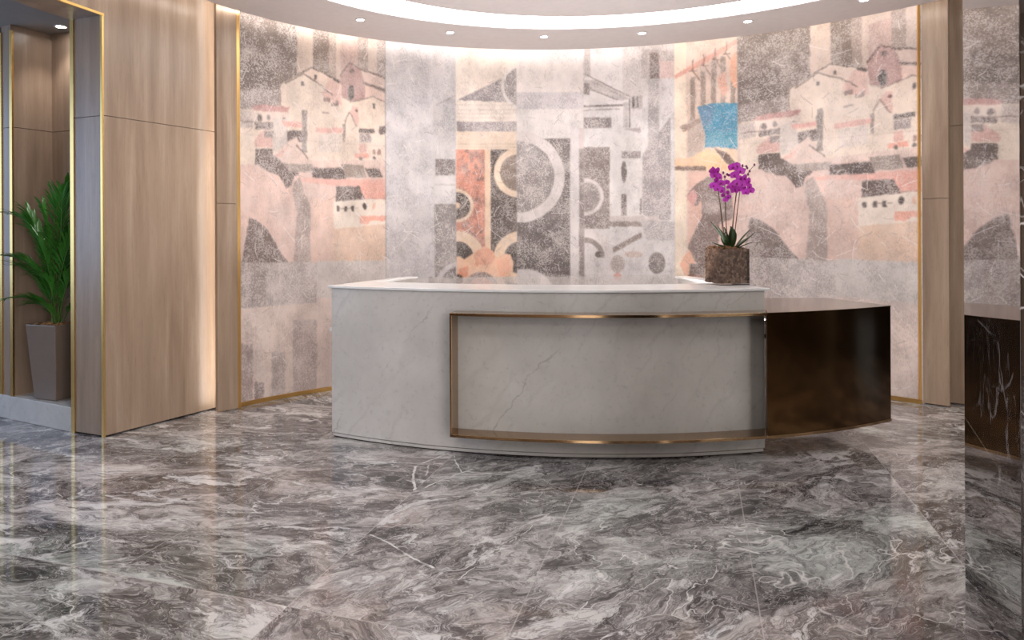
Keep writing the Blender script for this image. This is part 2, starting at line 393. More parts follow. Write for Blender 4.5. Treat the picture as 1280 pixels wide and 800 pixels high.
def circ(cx, cy, rpx, col, wear=None, op=1.0, ry=None, sh=0.0, inner=0.0):
    a, b = conv([(cx, cy)], sh)[0]; a2, _ = conv([(cx + 10, cy)], sh)[0]; _, b2 = conv([(cx, cy + 10)], sh)[0]
    ru = abs(a2 - a) / 10 * rpx; rw = abs(b2 - b) / 10 * (ry or rpx)
    q = np.sqrt(((UU - a) / ru) ** 2 + ((WW - b) / rw) ** 2); m = (q < 1) & (q >= inner / rpx)
    if CLIP is not None: m &= CLIP
    put(m, col, wear, op)
def strip(x0, x1):
    a = wall_at(x0, 250)[0]; b = wall_at(x1, 250)[0]; return (TH <= a) & (TH > b)
CREAM, PINK, DARK, BROWN = (234, 214, 198), (226, 188, 176), (104, 92, 88), (148, 131, 122)

def townscape(sh, clip):
    """one print of the hill town; drawn once per repeat of the wallpaper"""
    global CLIP
    CLIP = clip
    put(clip, (222, 194, 182), .25)
    R_ = lambda *a, **k: rect(*a, sh=sh, **k); P_ = lambda *a, **k: poly(*a, sh=sh, **k); L_ = lambda *a, **k: line(*a, sh=sh, **k); C_ = lambda *a, **k: circ(*a, sh=sh, **k)
    R_(296, -20, 490, 150, (176, 158, 148), .5)
    R_(296, -20, 372, 136, (138, 124, 116), .8); R_(298, 75, 340, 110, (122, 110, 104), .85)
    R_(300, 112, 350, 136, (160, 146, 140), .9)
    R_(371, -20, 391, 92, (214, 192, 176), .3); R_(391, -20, 411, 92, (140, 124, 114), .7); R_(411, -20, 420, 100, (176, 156, 144), .5)
    R_(420, -20, 447, 100, (216, 194, 180), .3); R_(426, 50, 447, 95, (200, 172, 162), .35); R_(447, 40, 460, 90, (170, 152, 142), .6)
    R_(460, 20, 471, 96, (212, 194, 182), .3); R_(471, 20, 486, 105, (166, 150, 142), .6)
    P_([(350, 104), (380, 91), (390, 84), (427, 103), (428, 122), (440, 128), (466, 120), (484, 128), (484, 206), (300, 206), (300, 136), (350, 136)], CREAM, .2)
    P_([(380, 92), (390, 85), (426, 103), (426, 122), (414, 118)], (232, 208, 192), .2)
    P_([(402, 118), (412, 100), (424, 102), (427, 132), (410, 128)], (230, 192, 180), .2)
    L_([(350, 104), (390, 84.5), (408, 93), (427, 103)], (112, 96, 88), 1.3); L_([(356, 104), (379.6, 92), (398, 104), (416, 119)], (120, 104, 96), 1.3)
    L_([(350, 105), (351, 134)], (150, 132, 122), 1)
    R_(376.7, 102.5, 380.5, 107.5, DARK, .3); R_(393, 94, 396, 99.5, DARK, .3); L_([(417, 99), (424, 103)], DARK, 3)
    P_([(425, 94), (437, 78), (450, 87), (457, 112), (456, 125), (441, 127), (427, 120)], (186, 150, 144), .35)
    L_([(425, 94), (437, 78), (450, 86), (484, 98)], (112, 94, 88), 1.8); C_(439, 116, 4, (98, 92, 90), .3, ry=9.5); C_(440, 88.5, 3, (120, 104, 100), .3)
    P_([(450, 87), (484, 99), (484, 112), (456, 104)], (222, 196, 184), .25); L_([(455, 104), (470, 109), (484, 114)], (118, 100, 94), 2.6)
    P_([(456, 106), (484, 117), (484, 130), (466, 120), (456, 124)], (232, 200, 186), .2)
    P_([(441, 131), (466, 121), (484, 129), (484, 161), (449, 161)], (236, 214, 196), .18); L_([(438, 128), (466, 120.5), (484, 129)], (140, 120, 110), 1.2)
    R_(466, 129.5, 469, 136, (92, 80, 76), .2); P_([(437, 142), (441, 132), (448, 134), (448, 160)], (224, 184, 172), .2); C_(445.5, 138.5, 1.8, (110, 80, 76), .2)
    L_([(429, 166), (432, 150), (437, 140), (446, 158)], (150, 126, 118), 1.2); R_(428, 155, 431.5, 178, (140, 124, 118), .6, op=.7)
    for a in ((404, 122, 412, 127), (414, 129, 423, 133), (420, 126, 423, 131), (403, 140, 412, 142), (406, 178, 411, 182)): R_(*a, (140, 118, 112), .4, op=.75)
    R_(449, 161, 468, 166, (96, 84, 80), .5); R_(449, 167, 464, 178, (176, 160, 156), .9); R_(474, 158, 484, 168, (120, 106, 102), .7)
    P_([(465, 180), (472, 162), (481, 180), (482, 200), (465, 200)], (232, 212, 198), .2); R_(449, 180, 458, 191, (226, 180, 168), .3)
    for x in (468, 474): R_(x - 1.6, 187, x + 1.6, 194, (170, 136, 126), .3)
    R_(444, 192, 462, 198, (232, 168, 150), .2); C_(451, 198, 2, DARK, .2); C_(468, 198, 1.8, DARK, .2)
    R_(298, 138, 316, 160, (206, 190, 182), .6); R_(317, 140, 362, 158, (226, 206, 194), .25)
    P_([(314, 132.5), (330, 131), (362, 134), (359, 140.5), (317, 138)], (198, 152, 146), .35)
    C_(325, 147, 2.8, (110, 98, 94), .4, ry=4.4); C_(336, 147, 2.2, (126, 112, 108), .4, ry=3.4); C_(355, 148.5, 1.8, (110, 96, 90), .3)
    L_([(300, 151.5), (341, 154)], (120, 106, 102), 1.3, op=.8); R_(319, 154, 341, 161, (126, 112, 108), .8)
    P_([(318, 174), (331, 162), (341, 166), (341, 184), (318, 184)], (218, 176, 166), .35); R_(331, 163, 341, 172, (150, 136, 132), .6); R_(319, 186, 341, 206, (108, 95, 90), .6)
    R_(341, 148, 359, 188, (216, 202, 194), .35); P_([(351, 151), (378, 153), (378, 159), (355, 158)], (230, 178, 168), .25)
    R_(359, 163, 378, 177, (122, 110, 106), .75); P_([(340, 206), (350, 186), (370, 170), (388, 202), (388, 206)], (228, 202, 190), .25); P_([(341, 196), (352, 188), (360, 184), (352, 196)], (226, 180, 168), .3)
    R_(377.5, 138, 383.5, 191, (150, 138, 132), .55); L_([(371, 182), (385, 198)], (118, 100, 94), 1.4)
    R_(395, 160, 429, 166, (228, 180, 170), .25); R_(398, 167, 426, 190, (224, 208, 198), .35)
    R_(340, 204, 486, 206, (208, 180, 170), .4)
    # lower field
    R_(290, 205, 490, 335, (224, 194, 183), .22); P_([(340, 200), (484, 200), (484, 208), (340, 206)], (226, 200, 188), .25)
    P_([(320, 196), (342, 194), (356, 206), (372, 210), (374, 217), (366, 222), (364, 232), (357, 235), (354, 227), (347, 218), (339, 216), (332, 212), (324, 208)], (116, 102, 97), .75)
    P_([(354, 204), (392, 206), (390, 215), (362, 215)], (166, 150, 142), .5); P_([(390, 210), (428, 210), (433, 225), (390, 222)], (98, 86, 83), .6)
    P_([(426, 205), (454, 206), (458, 222), (432, 222)], (158, 142, 133), .45); P_([(456, 210), (474, 211), (479, 222), (461, 221)], (110, 97, 92), .55)
    P_([(370, 222), (432, 224), (482, 224), (484, 252), (452, 247), (446, 234), (384, 228)], (230, 178, 166), .2); P_([(446, 226), (476, 227), (484, 250), (452, 246)], (231, 170, 154), .25)
    P_([(420, 233), (449, 233), (456, 249), (420, 252)], (106, 92, 88), .6); L_([(448, 248), (484, 248)], (170, 132, 122), 1, op=.7)
    P_([(417, 252), (456, 249), (484, 249), (484, 284), (417, 286)], (234, 217, 203), .15)
    for x in (422.8, 432.3, 441): R_(x - 1.7, 257.5, x + 1.7, 264, (92, 80, 76), .2)
    L_([(424, 260.5), (448, 260.3)], (120, 104, 98), .6); C_(455.7, 257.5, 2.4, (88, 76, 72), .2, ry=4.4); R_(466, 254, 469, 262, (232, 184, 160), .2)
    P_([(450, 270), (484, 270), (484, 276), (464, 276), (460, 281), (450, 280)], (232, 168, 148), .25)
    P_([(417, 286), (484, 280), (484, 330), (417, 330)], (226, 194, 172), .28)
    P_([(367, 228), (375, 221), (380, 240), (388, 258), (388, 330), (367, 330), (371, 268), (366, 240)], (180, 161, 153), .5)
    P_([(388, 250), (417, 250), (417, 330), (388, 330)], (226, 194, 180), .2)
    P_([(311, 272), (320, 275), (334, 287), (344, 303), (352, 318), (362, 330), (302, 331)], (126, 111, 106), .65)
    # worn pale base
    zb = 1.155; m = clip & (WW < zb); put(m, (220, 209, 205), .55)
    R_(290, 328, 332, 470, (170, 156, 152), .95); R_(332, 328, 396, 420, (196, 184, 180), .85); R_(396, 326, 490, 372, (214, 204, 199), .4)
    m = clip & (ZZ < .80); put(m, (222, 202, 192), .4)
    R_(300, 430, 316, 512, (180, 160, 154), .8); R_(318, 478, 330, 506, (150, 132, 128), .7); R_(340, 440, 356, 500, (186, 170, 164), .8)
    R_(366, 400, 400, 490, (190, 172, 166), .8); R_(396, 372, 490, 500, (224, 204, 195), .35)
    m = clip & (np.abs(ZZ - 2.235) < .003); put(m, (170, 148, 142), None, .35)
    CLIP = None
townscape(0.0, TH > wall_at(482.3, 300)[0])
townscape(-80.05, TH < wall_at(922.3, 300)[0])

# centre prints
CLIP = strip(482.3, 543); rect(480, 0, 546, 520, (208, 203, 205), .45); rect(482, 60, 545, 130, (200, 195, 197), .6); rect(482, 290, 545, 360, (201, 196, 198), .5)
circ(518, 300, 26, (192, 187, 190), .5, op=.6, inner=23); circ(548, 318, 18, (182, 177, 180), .5, op=.6, inner=14); rect(506, 347, 520, 362, (160, 150, 152), .5); rect(536, 347, 543, 362, (120, 110, 112), .5)
CLIP = strip(543, 570.3); rect(540, 0, 573, 520, (196, 191, 192), .6); rect(540, 165, 573, 199, (206, 200, 201), .4); line([(545, 132), (571, 118)], (160, 152, 152), 1.5)
rect(544.5, 199, 569, 219, (126, 117, 117), .8); rect(540, 220, 573, 255, (212, 206, 206), .3); rect(540, 255, 573, 520, (152, 144, 143), .75); rect(541, 230, 572, 232, (186, 180, 180), .4)
circ(574, 356, 29, (206, 199, 200), .4, inner=0); circ(574, 356, 23, (132, 124, 124), .85)
CLIP = strip(570.3, 646.3); rect(566, 0, 650, 520, (236, 222, 210), .3)
poly([(572, 125), (646, 89), (648, 127.5)], (152, 144, 146), .85); circ(655, 108, 29, (230, 222, 216), .3); circ(655, 108, 25, (150, 142, 142), .8)
for y in (131, 137, 142, 147): line([(571, y), (646, y)], (200, 186, 178), 1.0, op=.7)
rect(571, 152, 650, 164, (158, 148, 150), .9); rect(571, 164, 650, 187, (236, 212, 190), .2); line([(571, 180), (646, 180)], (214, 190, 170), 1); line([(571, 184), (646, 184)], (214, 190, 170), 1)
rect(568, 187, 606, 520, (218, 146, 124), .35)
mq = CLIP & (TH > wall_at(606, 300)[0]) & (WW < wall_at(588, 187)[1])
for cell, sd_, col_, th_ in ((22, 301, (152, 116, 108), .50), (18, 333, (232, 158, 136), .52), (9, 361, (120, 96, 92), .58)):
    f_ = (np.clip((fbm(cell, sd_, 5) - th_) * 6, 0, 1) * .8 * mq)[..., None]; IMG = IMG * (1 - f_) + np.array(col_) * f_
rect(606, 187, 613.5, 520, (238, 206, 178), .15); rect(613.5, 187, 650, 520, (94, 84, 80), .55)
circ(648, 216, 31, (238, 212, 188), .15); circ(648, 216, 23, (142, 126, 116), .5)
circ(571, 257, 21, (238, 210, 184), .15); circ(571, 257, 17, (96, 86, 82), .55); circ(571, 257, 4, (236, 200, 170), .2)
circ(572, 322, 33, (238, 208, 180), .15); circ(572, 322, 20, (84, 75, 72), .4); circ(650, 322, 33, (238, 208, 180), .15); circ(650, 322, 20, (84, 75, 72), .4)
poly([(606, 520), (606, 336), (614, 336), (614, 520)], (238, 206, 178), .2)
poly([(568, 322), (574, 320), (580, 324), (588, 319), (598, 312), (606, 308), (614, 312), (620, 322), (630, 317), (638, 318), (642, 328), (641, 340), (632, 352), (630, 520), (568, 520)], (240, 194, 164), .2)
circ(606, 321, 13, (232, 172, 146), .2, ry=11)
for k in range(7): line([(606, 330), (606 + (k - 3) * 3.2, 313 + abs(k - 3))], (206, 148, 122), .8)
poly([(620, 326), (634, 322), (639, 336), (626, 350)], (240, 182, 152), .2); poly([(574, 336), (586, 332), (584, 346), (572, 348)], (228, 154, 124), .2)
circ(601, 362, 22, (150, 128, 120), .5); circ(601, 364, 17, (232, 142, 116), .2); circ(572, 350, 7, (80, 62, 56), .3); circ(596, 330, 3, (232, 168, 140), .2)
CLIP = strip(646.3, 730.3); rect(640, 0, 734, 520, (228, 220, 217), .3); rect(640, 60, 734, 77, (222, 217, 216), .5); rect(640, 78, 734, 115, (230, 220, 215), .15)
rect(640, 115, 734, 136, (204, 197, 199), .6); poly([(680, 173), (712.5, 173), (712.5, 520), (644, 520), (644, 188), (690, 188)], (126, 117, 116), .85)
rect(646, 187, 712.5, 200, (134, 126, 124), .95); rect(646, 275, 712.5, 360, (106, 98, 97), .8)
circ(648, 221, 57.5, (218, 208, 206), .3); circ(648, 221, 44.5, (148, 140, 139), .95); circ(652, 196, 20, (184, 177, 178), .9, op=.6)
rect(712.5, 150, 724, 520, (220, 212, 211), .3); rect(724, 186, 732, 520, (146, 134, 132), .6); rect(724, 160, 732, 186, (212, 196, 192), .4)
circ(656, 376, 40, (216, 208, 208), .3); line([(646, 344), (728, 344)], (200, 192, 190), 1, op=.6)
CLIP = strip(730.3, 843.3); rect(726, 0, 846, 520, (222, 215, 214), .35); rect(730, 60, 738, 96, (176, 166, 164), .6); rect(778, 55, 846, 120, (202, 193, 191), .65)
rect(802, 62, 846, 98, (176, 164, 160), .6); rect(812, 66, 824, 98, (116, 102, 98), .5); rect(824, 76, 846, 98, (214, 186, 180), .4); rect(810, 98, 824, 190, (178, 170, 169), .75); rect(824, 98, 846, 150, (214, 206, 205), .3)
poly([(730, 100), (742, 100), (788, 123), (776, 126), (734, 112)], (190, 182, 180), .5)
line([(730, 92), (755, 105), (788, 121)], (128, 118, 116), 1.4); line([(740, 101), (784, 124)], (170, 160, 158), 1.2); line([(732, 104), (740, 112), (772, 125)], (140, 130, 128), 1.8)
rect(730, 104, 737, 118, (140, 130, 128), .7); line([(730, 133), (778, 131.5)], (116, 106, 104), 2.2); line([(730, 138), (774, 136)], (160, 150, 148), 1.5)
rect(730, 147, 764, 160, (142, 132, 131), .95); rect(789, 120, 803, 136, (178, 168, 166), .5); rect(790.5, 121, 793, 134, (92, 82, 80), .3); rect(796, 121, 798, 134, (92, 82, 80), .3)
line([(787, 124), (787, 159)], (110, 100, 98), 1.5); rect(779, 128, 785, 160, (186, 178, 177), .6); poly([(778, 161), (801, 160), (801, 166)], (180, 168, 166), .5)
rect(729, 184, 762, 286, (136, 124, 121), .75); circ(731, 246, 23.5, (216, 206, 204), .3); circ(731, 246, 19, (150, 140, 138), .85)
rect(762, 166, 803, 276, (222, 215, 213), .25); rect(777, 189, 801, 197.5, (150, 140, 139), .7); circ(780, 215, 3.4, (120, 110, 108), .7, ry=14); rect(776.5, 243, 783, 269, (122, 111, 108), .7)
poly([(822, 168), (838, 146), (838, 275), (803, 275), (803, 196), (812, 178)], (168, 159, 160), .9); rect(800, 248, 802, 268, (120, 108, 104), .4)
rect(760, 277, 803, 283, (146, 132, 126), .45); rect(762, 270, 824, 277, (204, 192, 188), .4); poly([(749, 319), (802, 290), (802, 297), (753, 324)], (150, 136, 129), .5)
circ(731, 322, 36, (218, 208, 206), .3); circ(731, 322, 25, (146, 134, 130), .5); circ(731, 322, 19, (214, 206, 205), .35); rect(726, 322, 760, 520, (220, 212, 211), .35); circ(748, 318, 4, (110, 98, 94), .4)
poly([(800, 275), (843, 277), (843, 300), (808, 300)], (190, 182, 182), .8); circ(821, 329, 10.5, (136, 126, 124), .7, ry=13.5); circ(772, 330, 9, (182, 168, 164), .7, ry=11); circ(792, 318, 12, (206, 184, 174), .4, ry=4)
circ(772, 346, 5, (222, 160, 150), .4); line([(730, 344), (843, 345)], (196, 186, 184), .8, op=.6)
CLIP = strip(843.3, 922.3); rect(840, 0, 926, 520, (228, 198, 180), .3); rect(840, 0, 858, 520, (242, 222, 200), .12); rect(858, 40, 926, 130, (224, 198, 182), .3)
for x, y0, y1 in ((866, 96, 150), (879, 90, 132), (892, 76, 130), (904, 70, 129), (916, 95, 129)): rect(x - 3, y0, x + 3, y1, (160, 140, 128), .45)
rect(860, 150, 881, 196, (196, 174, 160), .45); poly([(850, 158), (874, 148), (876, 154), (854, 165)], (160, 132, 116), .4)
poly([(843, 94), (880, 72), (922, 48), (922, 54), (882, 79), (844, 99)], (224, 166, 148), .2)
for x, y in ((866, 82), (880, 75), (894, 67), (908, 60)):
    line([(x, y - 7), (x, y + 6)], (110, 78, 66), 1); line([(x - 2, y + 4), (x + 8, y + 18)], (118, 88, 76), 1.1); line([(x - 4, y + 7), (x + 5, y + 7)], (118, 88, 76), 1)
poly([(922, 62), (913, 74), (911, 92), (916, 108), (922, 112)], (238, 178, 148), .2); poly([(897, 98), (906, 88), (911, 112), (903, 124)], (232, 178, 156), .3)
poly([(871, 134), (893, 128.5), (923, 129), (923, 186), (900, 184), (880.5, 184), (882, 170), (876, 150)], (82, 148, 178), .45); poly([(872, 135), (892, 129), (890, 150), (880, 160), (877, 150)], (92, 138, 172), .45)
rect(884, 165, 922, 182, (98, 170, 188), .3, op=.5)
poly([(880, 185), (922, 186), (922, 213), (903, 203), (890, 186)], (240, 206, 178), .2); poly([(892, 185), (906, 190), (922, 206), (922, 214), (908, 204)], (120, 100, 92), .4)
poly([(843, 198), (864, 197), (882, 186), (896, 190), (905, 204), (922, 212), (922, 216), (843, 207)], (244, 200, 158), .15); rect(843, 208, 882, 213, (124, 96, 80), .35)
rect(860, 214, 922, 330, (228, 186, 170), .25)
poly([(857, 246), (868, 232), (884, 221), (900, 222), (914, 240), (920, 300), (900, 340), (876, 336), (862, 318), (860, 308), (870, 286), (878, 270), (876, 250), (870, 258)], (138, 118, 112), .45)
poly([(857, 246), (868, 236), (872, 246), (866, 258)], (212, 156, 150), .3); poly([(880, 250), (905, 256), (905, 268), (878, 266)], (166, 146, 140), .5)
poly([(850, 330), (856, 318), (862, 312), (868, 326), (866, 340), (856, 344)], (240, 180, 150), .2); rect(862, 330, 880, 344, (112, 94, 88), .5); line([(860, 344), (878, 346)], (140, 90, 76), 2)
poly([(898, 280), (922, 270), (922, 345), (900, 345)], (226, 190, 176), .3)
CLIP = None
m_ = (TH < wall_at(482.3, 300)[0]) & (TH > wall_at(922.3, 300)[0]) & (ZZ < .98); put(m_, (214, 205, 202), .5, .75)
# joints between the printed lengths
for x in (482.3, 543, 570.3, 646.3, 730.3, 843.3, 922.3): m = np.abs(TH - wall_at(x, 300)[0]) < .055; put(m, (206, 196, 192), .1, .6)
for a in (128.0, 134.8, 48.0, 54.8): m = np.abs(TH - a) < .045; put(m, (236, 222, 212), .1, .35)
for zj in (1.045, 2.26): m = np.abs(ZZ - zj) < .0035; put(m, (214, 200, 194), None, .3)
# mottling of the plaster
mot = (fbm(46, 40, 5) - .5)[..., None]; mot2 = (fbm(14, 60, 3, (1, 2.2)) - .5)[..., None]
IMG = IMG * (1 + mot * .30 + mot2 * .12)
pk = np.clip((fbm(80, 80, 3) - .5) * 2.2, 0, 1)[..., None]; IMG = IMG * (1 - .35 * pk * .3) + np.array([232, 196, 182]) * .35 * pk * .3
# scratches
def scratch(n, lo, hi, col, op):
    for _ in range(n):
        a = rng.uniform(A0, A1); z = rng.uniform(.1, 3.1); L = rng.uniform(lo, hi); an = rng.uniform(-1.5, 1.5); c = rng.normal(0, .45)
        t = np.linspace(0, 1, 60); x = a + np.degrees(np.cumsum(np.cos(an + c * t)) * L / 60 / RR); y = z + np.cumsum(np.sin(an + c * t)) * L / 60
        i = ((x - A0) / (A1 - A0) * (NU - 1)).astype(int); j = ((y - Z0) / (Z1 - Z0) * (NV - 1)).astype(int)
        k = (i >= 0) & (i < NU) & (j >= 0) & (j < NV); IMG[i[k], j[k]] = IMG[i[k], j[k]] * (1 - op) + np.array(col) * op
# worn patches where the print has rubbed away to pale ground
wp = np.clip((fbm(60, 140, 6) - .50) * 3.2, 0, 1) * np.clip(.25 + (fbm(3, 150, 2) - .42) * 2.6, 0, 1)
IMG = IMG * (1 - .50 * wp[..., None]) + np.array([228, 216, 212]) * .50 * wp[..., None]
wd_ = np.clip((fbm(34, 170, 6, (1, 2.6)) - .53) * 3.0, 0, 1) * np.clip(.2 + (fbm(2.4, 180, 2) - .45) * 3.0, 0, 1)
IMG = IMG * (1 - .30 * wd_[..., None]) + np.array([128, 114, 108]) * .30 * wd_[..., None]
WEAR = np.clip(WEAR * .85 + .18 + (fbm(30, 190, 4) - .5) * .5, 0, 1)
def soften(a, k):
    for _ in range(k): a = (a + np.roll(a, 1, 0) + np.roll(a, -1, 0) + np.roll(a, 1, 1) + np.roll(a, -1, 1)) / 5
    return a
IMG = soften(IMG, 2)
scratch(300, .03, .14, (240, 230, 226), .6); scratch(120, .06, .22, (242, 234, 232), .6); scratch(300, .02, .1, (130, 116, 110), .3)
IMG = np.clip(IMG, 0, 255) / 255; IMG = IMG ** .95; IMG = IMG * .965; LINC = np.where(IMG <= .04045, IMG / 12.92, ((IMG + .055) / 1.055) ** 2.4)
co = np.zeros((NU, NV, 3)); co[..., 0] = RC[0] + RR * np.cos(np.radians(TH)); co[..., 1] = RC[1] + RR * np.sin(np.radians(TH)); co[..., 2] = ZZ
me = bpy.data.meshes.new('mural'); me.vertices.add(NU * NV); me.vertices.foreach_set('co', co.reshape(-1))
ii, jj = np.meshgrid(np.arange(NU - 1), np.arange(NV - 1), indexing='ij'); b0 = (ii * NV + jj).reshape(-1)
quads = np.stack([b0, b0 + 1, b0 + NV + 1, b0 + NV], 1); nq = len(quads)
me.loops.add(nq * 4); me.loops.foreach_set('vertex_index', quads.reshape(-1).astype(np.int32)); me.polygons.add(nq)
me.polygons.foreach_set('loop_start', np.arange(0, nq * 4, 4, dtype=np.int32)); me.polygons.foreach_set('use_smooth', np.ones(nq, bool)); me.update(); me.validate()
ca = me.color_attributes.new('paint', 'FLOAT_COLOR', 'POINT'); ca.data.foreach_set('color', np.concatenate([LINC, WEAR[..., None]], 2).reshape(-1).astype(np.float32))
def mural_mat():
    m, nt, b = newmat('printed_fresco_paper'); at_ = nt.nodes.new('ShaderNodeAttribute'); at_.attribute_name = 'paint'
    v = coords(nt, (1, 1, 1)); c, wear = at_.outputs['Color'], at_.outputs['Alpha']
    n1 = noise(nt, v, 62, 5, .82); n2 = noise(nt, v, 6, 5, .65); n3 = noise(nt, coords(nt, (1, 1, .45)), 95, 4, .75)
    sp = ramp(nt, math_(nt, 'ADD', n1, math_(nt, 'MULTIPLY', math_(nt, 'SUBTRACT', n2, .5), .5)), [(.48, 0.0), (.56, 1.0)])
    c = mix(nt, math_(nt, 'MULTIPLY', math_(nt, 'MULTIPLY', sp, wear), .52), c, lin((230, 219, 214)))
    dk = ramp(nt, math_(nt, 'ADD', n3, math_(nt, 'MULTIPLY', math_(nt, 'SUBTRACT', n2, .5), -.6)), [(.53, 0.0), (.62, 1.0)])
    c = mix(nt, math_(nt, 'MULTIPLY', math_(nt, 'MULTIPLY', dk, math_(nt, 'ADD', wear, .2)), .30), c, lin((112, 100, 96)))
    nt.links.new(c, b.inputs['Base Color']); b.inputs['Roughness'].default_value = .55; b.inputs['Specular IOR Level'].default_value = .25; return m
mu = obj('mural', me, mural_mat()); tag(mu, 'pastel fresco-style mural of a hill town and arches, wrapping the curved wall behind the desk', 'mural')

# ------------------------------------------------------------------ brass trims on the round wall
def bx(a, b, t, z0, z1): return slab_line(bmesh.new(), a, b, t, z0, z1)
bm = bmesh.new(); band(bm, arc_pts(RC, RR - .002, A0, A1, 90), arc_pts(RC, RR - .014, A0, A1, 90), .001, .036); smooth(struct('baseboard_back', bm, BRASS, 'thin brass strip along the foot of the mural'), 40)

# ------------------------------------------------------------------ left wood walls
P0, P1 = (-2.164, 5.282), (-1.500, 6.331)          # panel face
RV = (-2.440, 5.415)                               # back corner of the reveal
def wood_boards(name, a, b, t, cuts, mat=WOOD, z0=.012, z1=3.55, label=None):
    bm = bmesh.new(); zs = [z0] + [c for c in cuts] + [z1]
    for k in range(len(zs) - 1): slab_line(bm, a, b, t, zs[k] + (.002 if k else 0), zs[k + 1] - (.002 if k < len(zs) - 2 else 0))
    d_ = Vector((b[0] - a[0], b[1] - a[1])).normalized(); n_ = Vector((-d_.y, d_.x)) * t * .5; e_ = d_ * .004
    slab_line(bm, (a[0] + n_.x + e_.x, a[1] + n_.y + e_.y), (b[0] + n_.x - e_.x, b[1] + n_.y - e_.y), t * .48, z0 + .001, z1 - .001)
    o = struct(name, bm, mat, label); return o
SEAM = 2.24
# solid block between reveal and panel
pe = (P1[0], P1[1]); d = Vector((P1[0] - P0[0], P1[1] - P0[1])).normalized(); nrm = Vector((-d.y, d.x))
bm = bmesh.new(); C1 = (-2.2, 5.80)
for z0, z1 in ((.012, SEAM - .002), (SEAM + .002, 3.55)): prism(bm, [P0, P1, (P1[0] - .35, P1[1] + .2), C1, RV], z0, z1)
struct('wall_panel', bm, WOOD, 'tall greige oak wall panel left of the mural')
bm = bmesh.new(); prism(bm, [(P0[0] - .03, P0[1] + .05), (P1[0] - .03, P1[1] + .02), (P1[0] - .35, P1[1] + .2), (RV[0] + .06, RV[1] + .02)], 0, .012); struct('baseboard_left', bm, SHADOW)
# header over the opening
hp = [P0, (-2.303, 4.95), (-2.43, 4.50), (-2.50, 3.90)]; off = (RV[0] - P0[0], RV[1] - P0[1])
bm = bmesh.new(); band(bm, hp, [(x + off[0], y + off[1]) for x, y in hp], 2.94, 3.55); struct('wall_header', bm, WOOD)
# brass edge around the opening
bm = bmesh.new(); slab_line(bm, (P0[0] - .004, P0[1] - .006), (P0[0] - .016, P0[1] + .0), .02, .001, 2.955); 
struct('trim_1', prism(bmesh.new(), [(P0[0] + .006, P0[1] - .002), (P0[0] - .002, P0[1] - .012), (P0[0] - .022, P0[1] - .001), (P0[0] - .014, P0[1] + .012)], .001, 2.94), BRASS, 'vertical brass edge on the front corner of the oak panel'); bm.free()
struct('trim_2', band(bmesh.new(), [(x - .004, y) for x, y in hp], [(x + .010, y - .003) for x, y in hp], 2.93, 2.947), BRASS)
struct('trim_3', prism(bmesh.new(), [(RV[0] + .016, RV[1] - .018), (RV[0] - .018, RV[1] + .002), (RV[0] - .012, RV[1] + .022), (RV[0] + .022, RV[1] + .004)], .001, 2.97), BRASS, 'vertical brass edge beside the plant niche')
# niche
NA, NB = (-3.085, 5.826), (-2.92, 6.12); CORR = 3.03
dn = Vector((RV[0] - NA[0], RV[1] - NA[1])).normalized()
bm = bmesh.new()
for z0, z1 in ((.178, SEAM - .002), (SEAM + .002, 2.975)):
    prism(bm, [NA, NB, C1, (C1[0] + .1, C1[1] + .12), (NB[0] - .02, NB[1] + .13), (NA[0] - .02, NA[1] + .13)], z0, z1)
struct('wall_niche', bm, WOOD_D, 'oak lining of the plant niche')
bm = bmesh.new(); prism(bm, [(NA[0] - .02, NA[1] + .02), (NB[0] - .02, NB[1] + .02), (C1[0], C1[1] + .02), (C1[0] + .1, C1[1] + .12), (NB[0] - .02, NB[1] + .13), (NA[0] - .03, NA[1] + .13)], 2.975, CORR); struct('trim_4', bm, WOOD_D)
# pier left of the niche, on the same plinth
PE = (-4.6, 6.73); pier_end = (NA[0] - .004 + 0, NA[1]); q1 = (-3.205, 5.898)
wood_boards('wall_pier', q1, (NA[0] - .018, NA[1] + .01), .03, [SEAM], WOOD_D, .178, CORR)
wood_boards('wall_corridor', PE, (q1[0] - .02, q1[1] + .012), .12, [SEAM], WOOD_D, .178, CORR)
struct('trim_5', prism(bmesh.new(), [(NA[0] + .008, NA[1] - .022), (NA[0] - .020, NA[1] - .006), (NA[0] - .014, NA[1] + .012), (NA[0] + .012, NA[1] - .002)], .001, 2.98), BRASS, 'brass edge on the left side of the plant niche')
struct('trim_6', prism(bmesh.new(), [(q1[0] + .004, q1[1] - .014), (q1[0] - .022, q1[1]), (q1[0] - .016, q1[1] + .014), (q1[0] + .010, q1[1])], .001, 2.98), BRASS)
# pale plinth
bm = bmesh.new(); prism(bm, [(PE[0], PE[1]), (RV[0] - .02, RV[1] + .012), (C1[0] - .02, C1[1] + .02), (NB[0], NB[1] + .02), (-4.5, 6.95)], .001, .178)
bevel(struct('plinth', bm, MARBLE, 'low pale stone plinth under the potted palm'), .003)
# corridor ceiling
bm = bmesh.new(); prism(bm, [(-2.75, 4.0), (RV[0], RV[1] ), (C1[0], C1[1]), (-2.2, 6.4), (-4.7, 7.2), (-6.0, 6.5), (-6.0, 4.0)], CORR, CORR + .06); struct('ceiling_corridor', bm, GREYP)

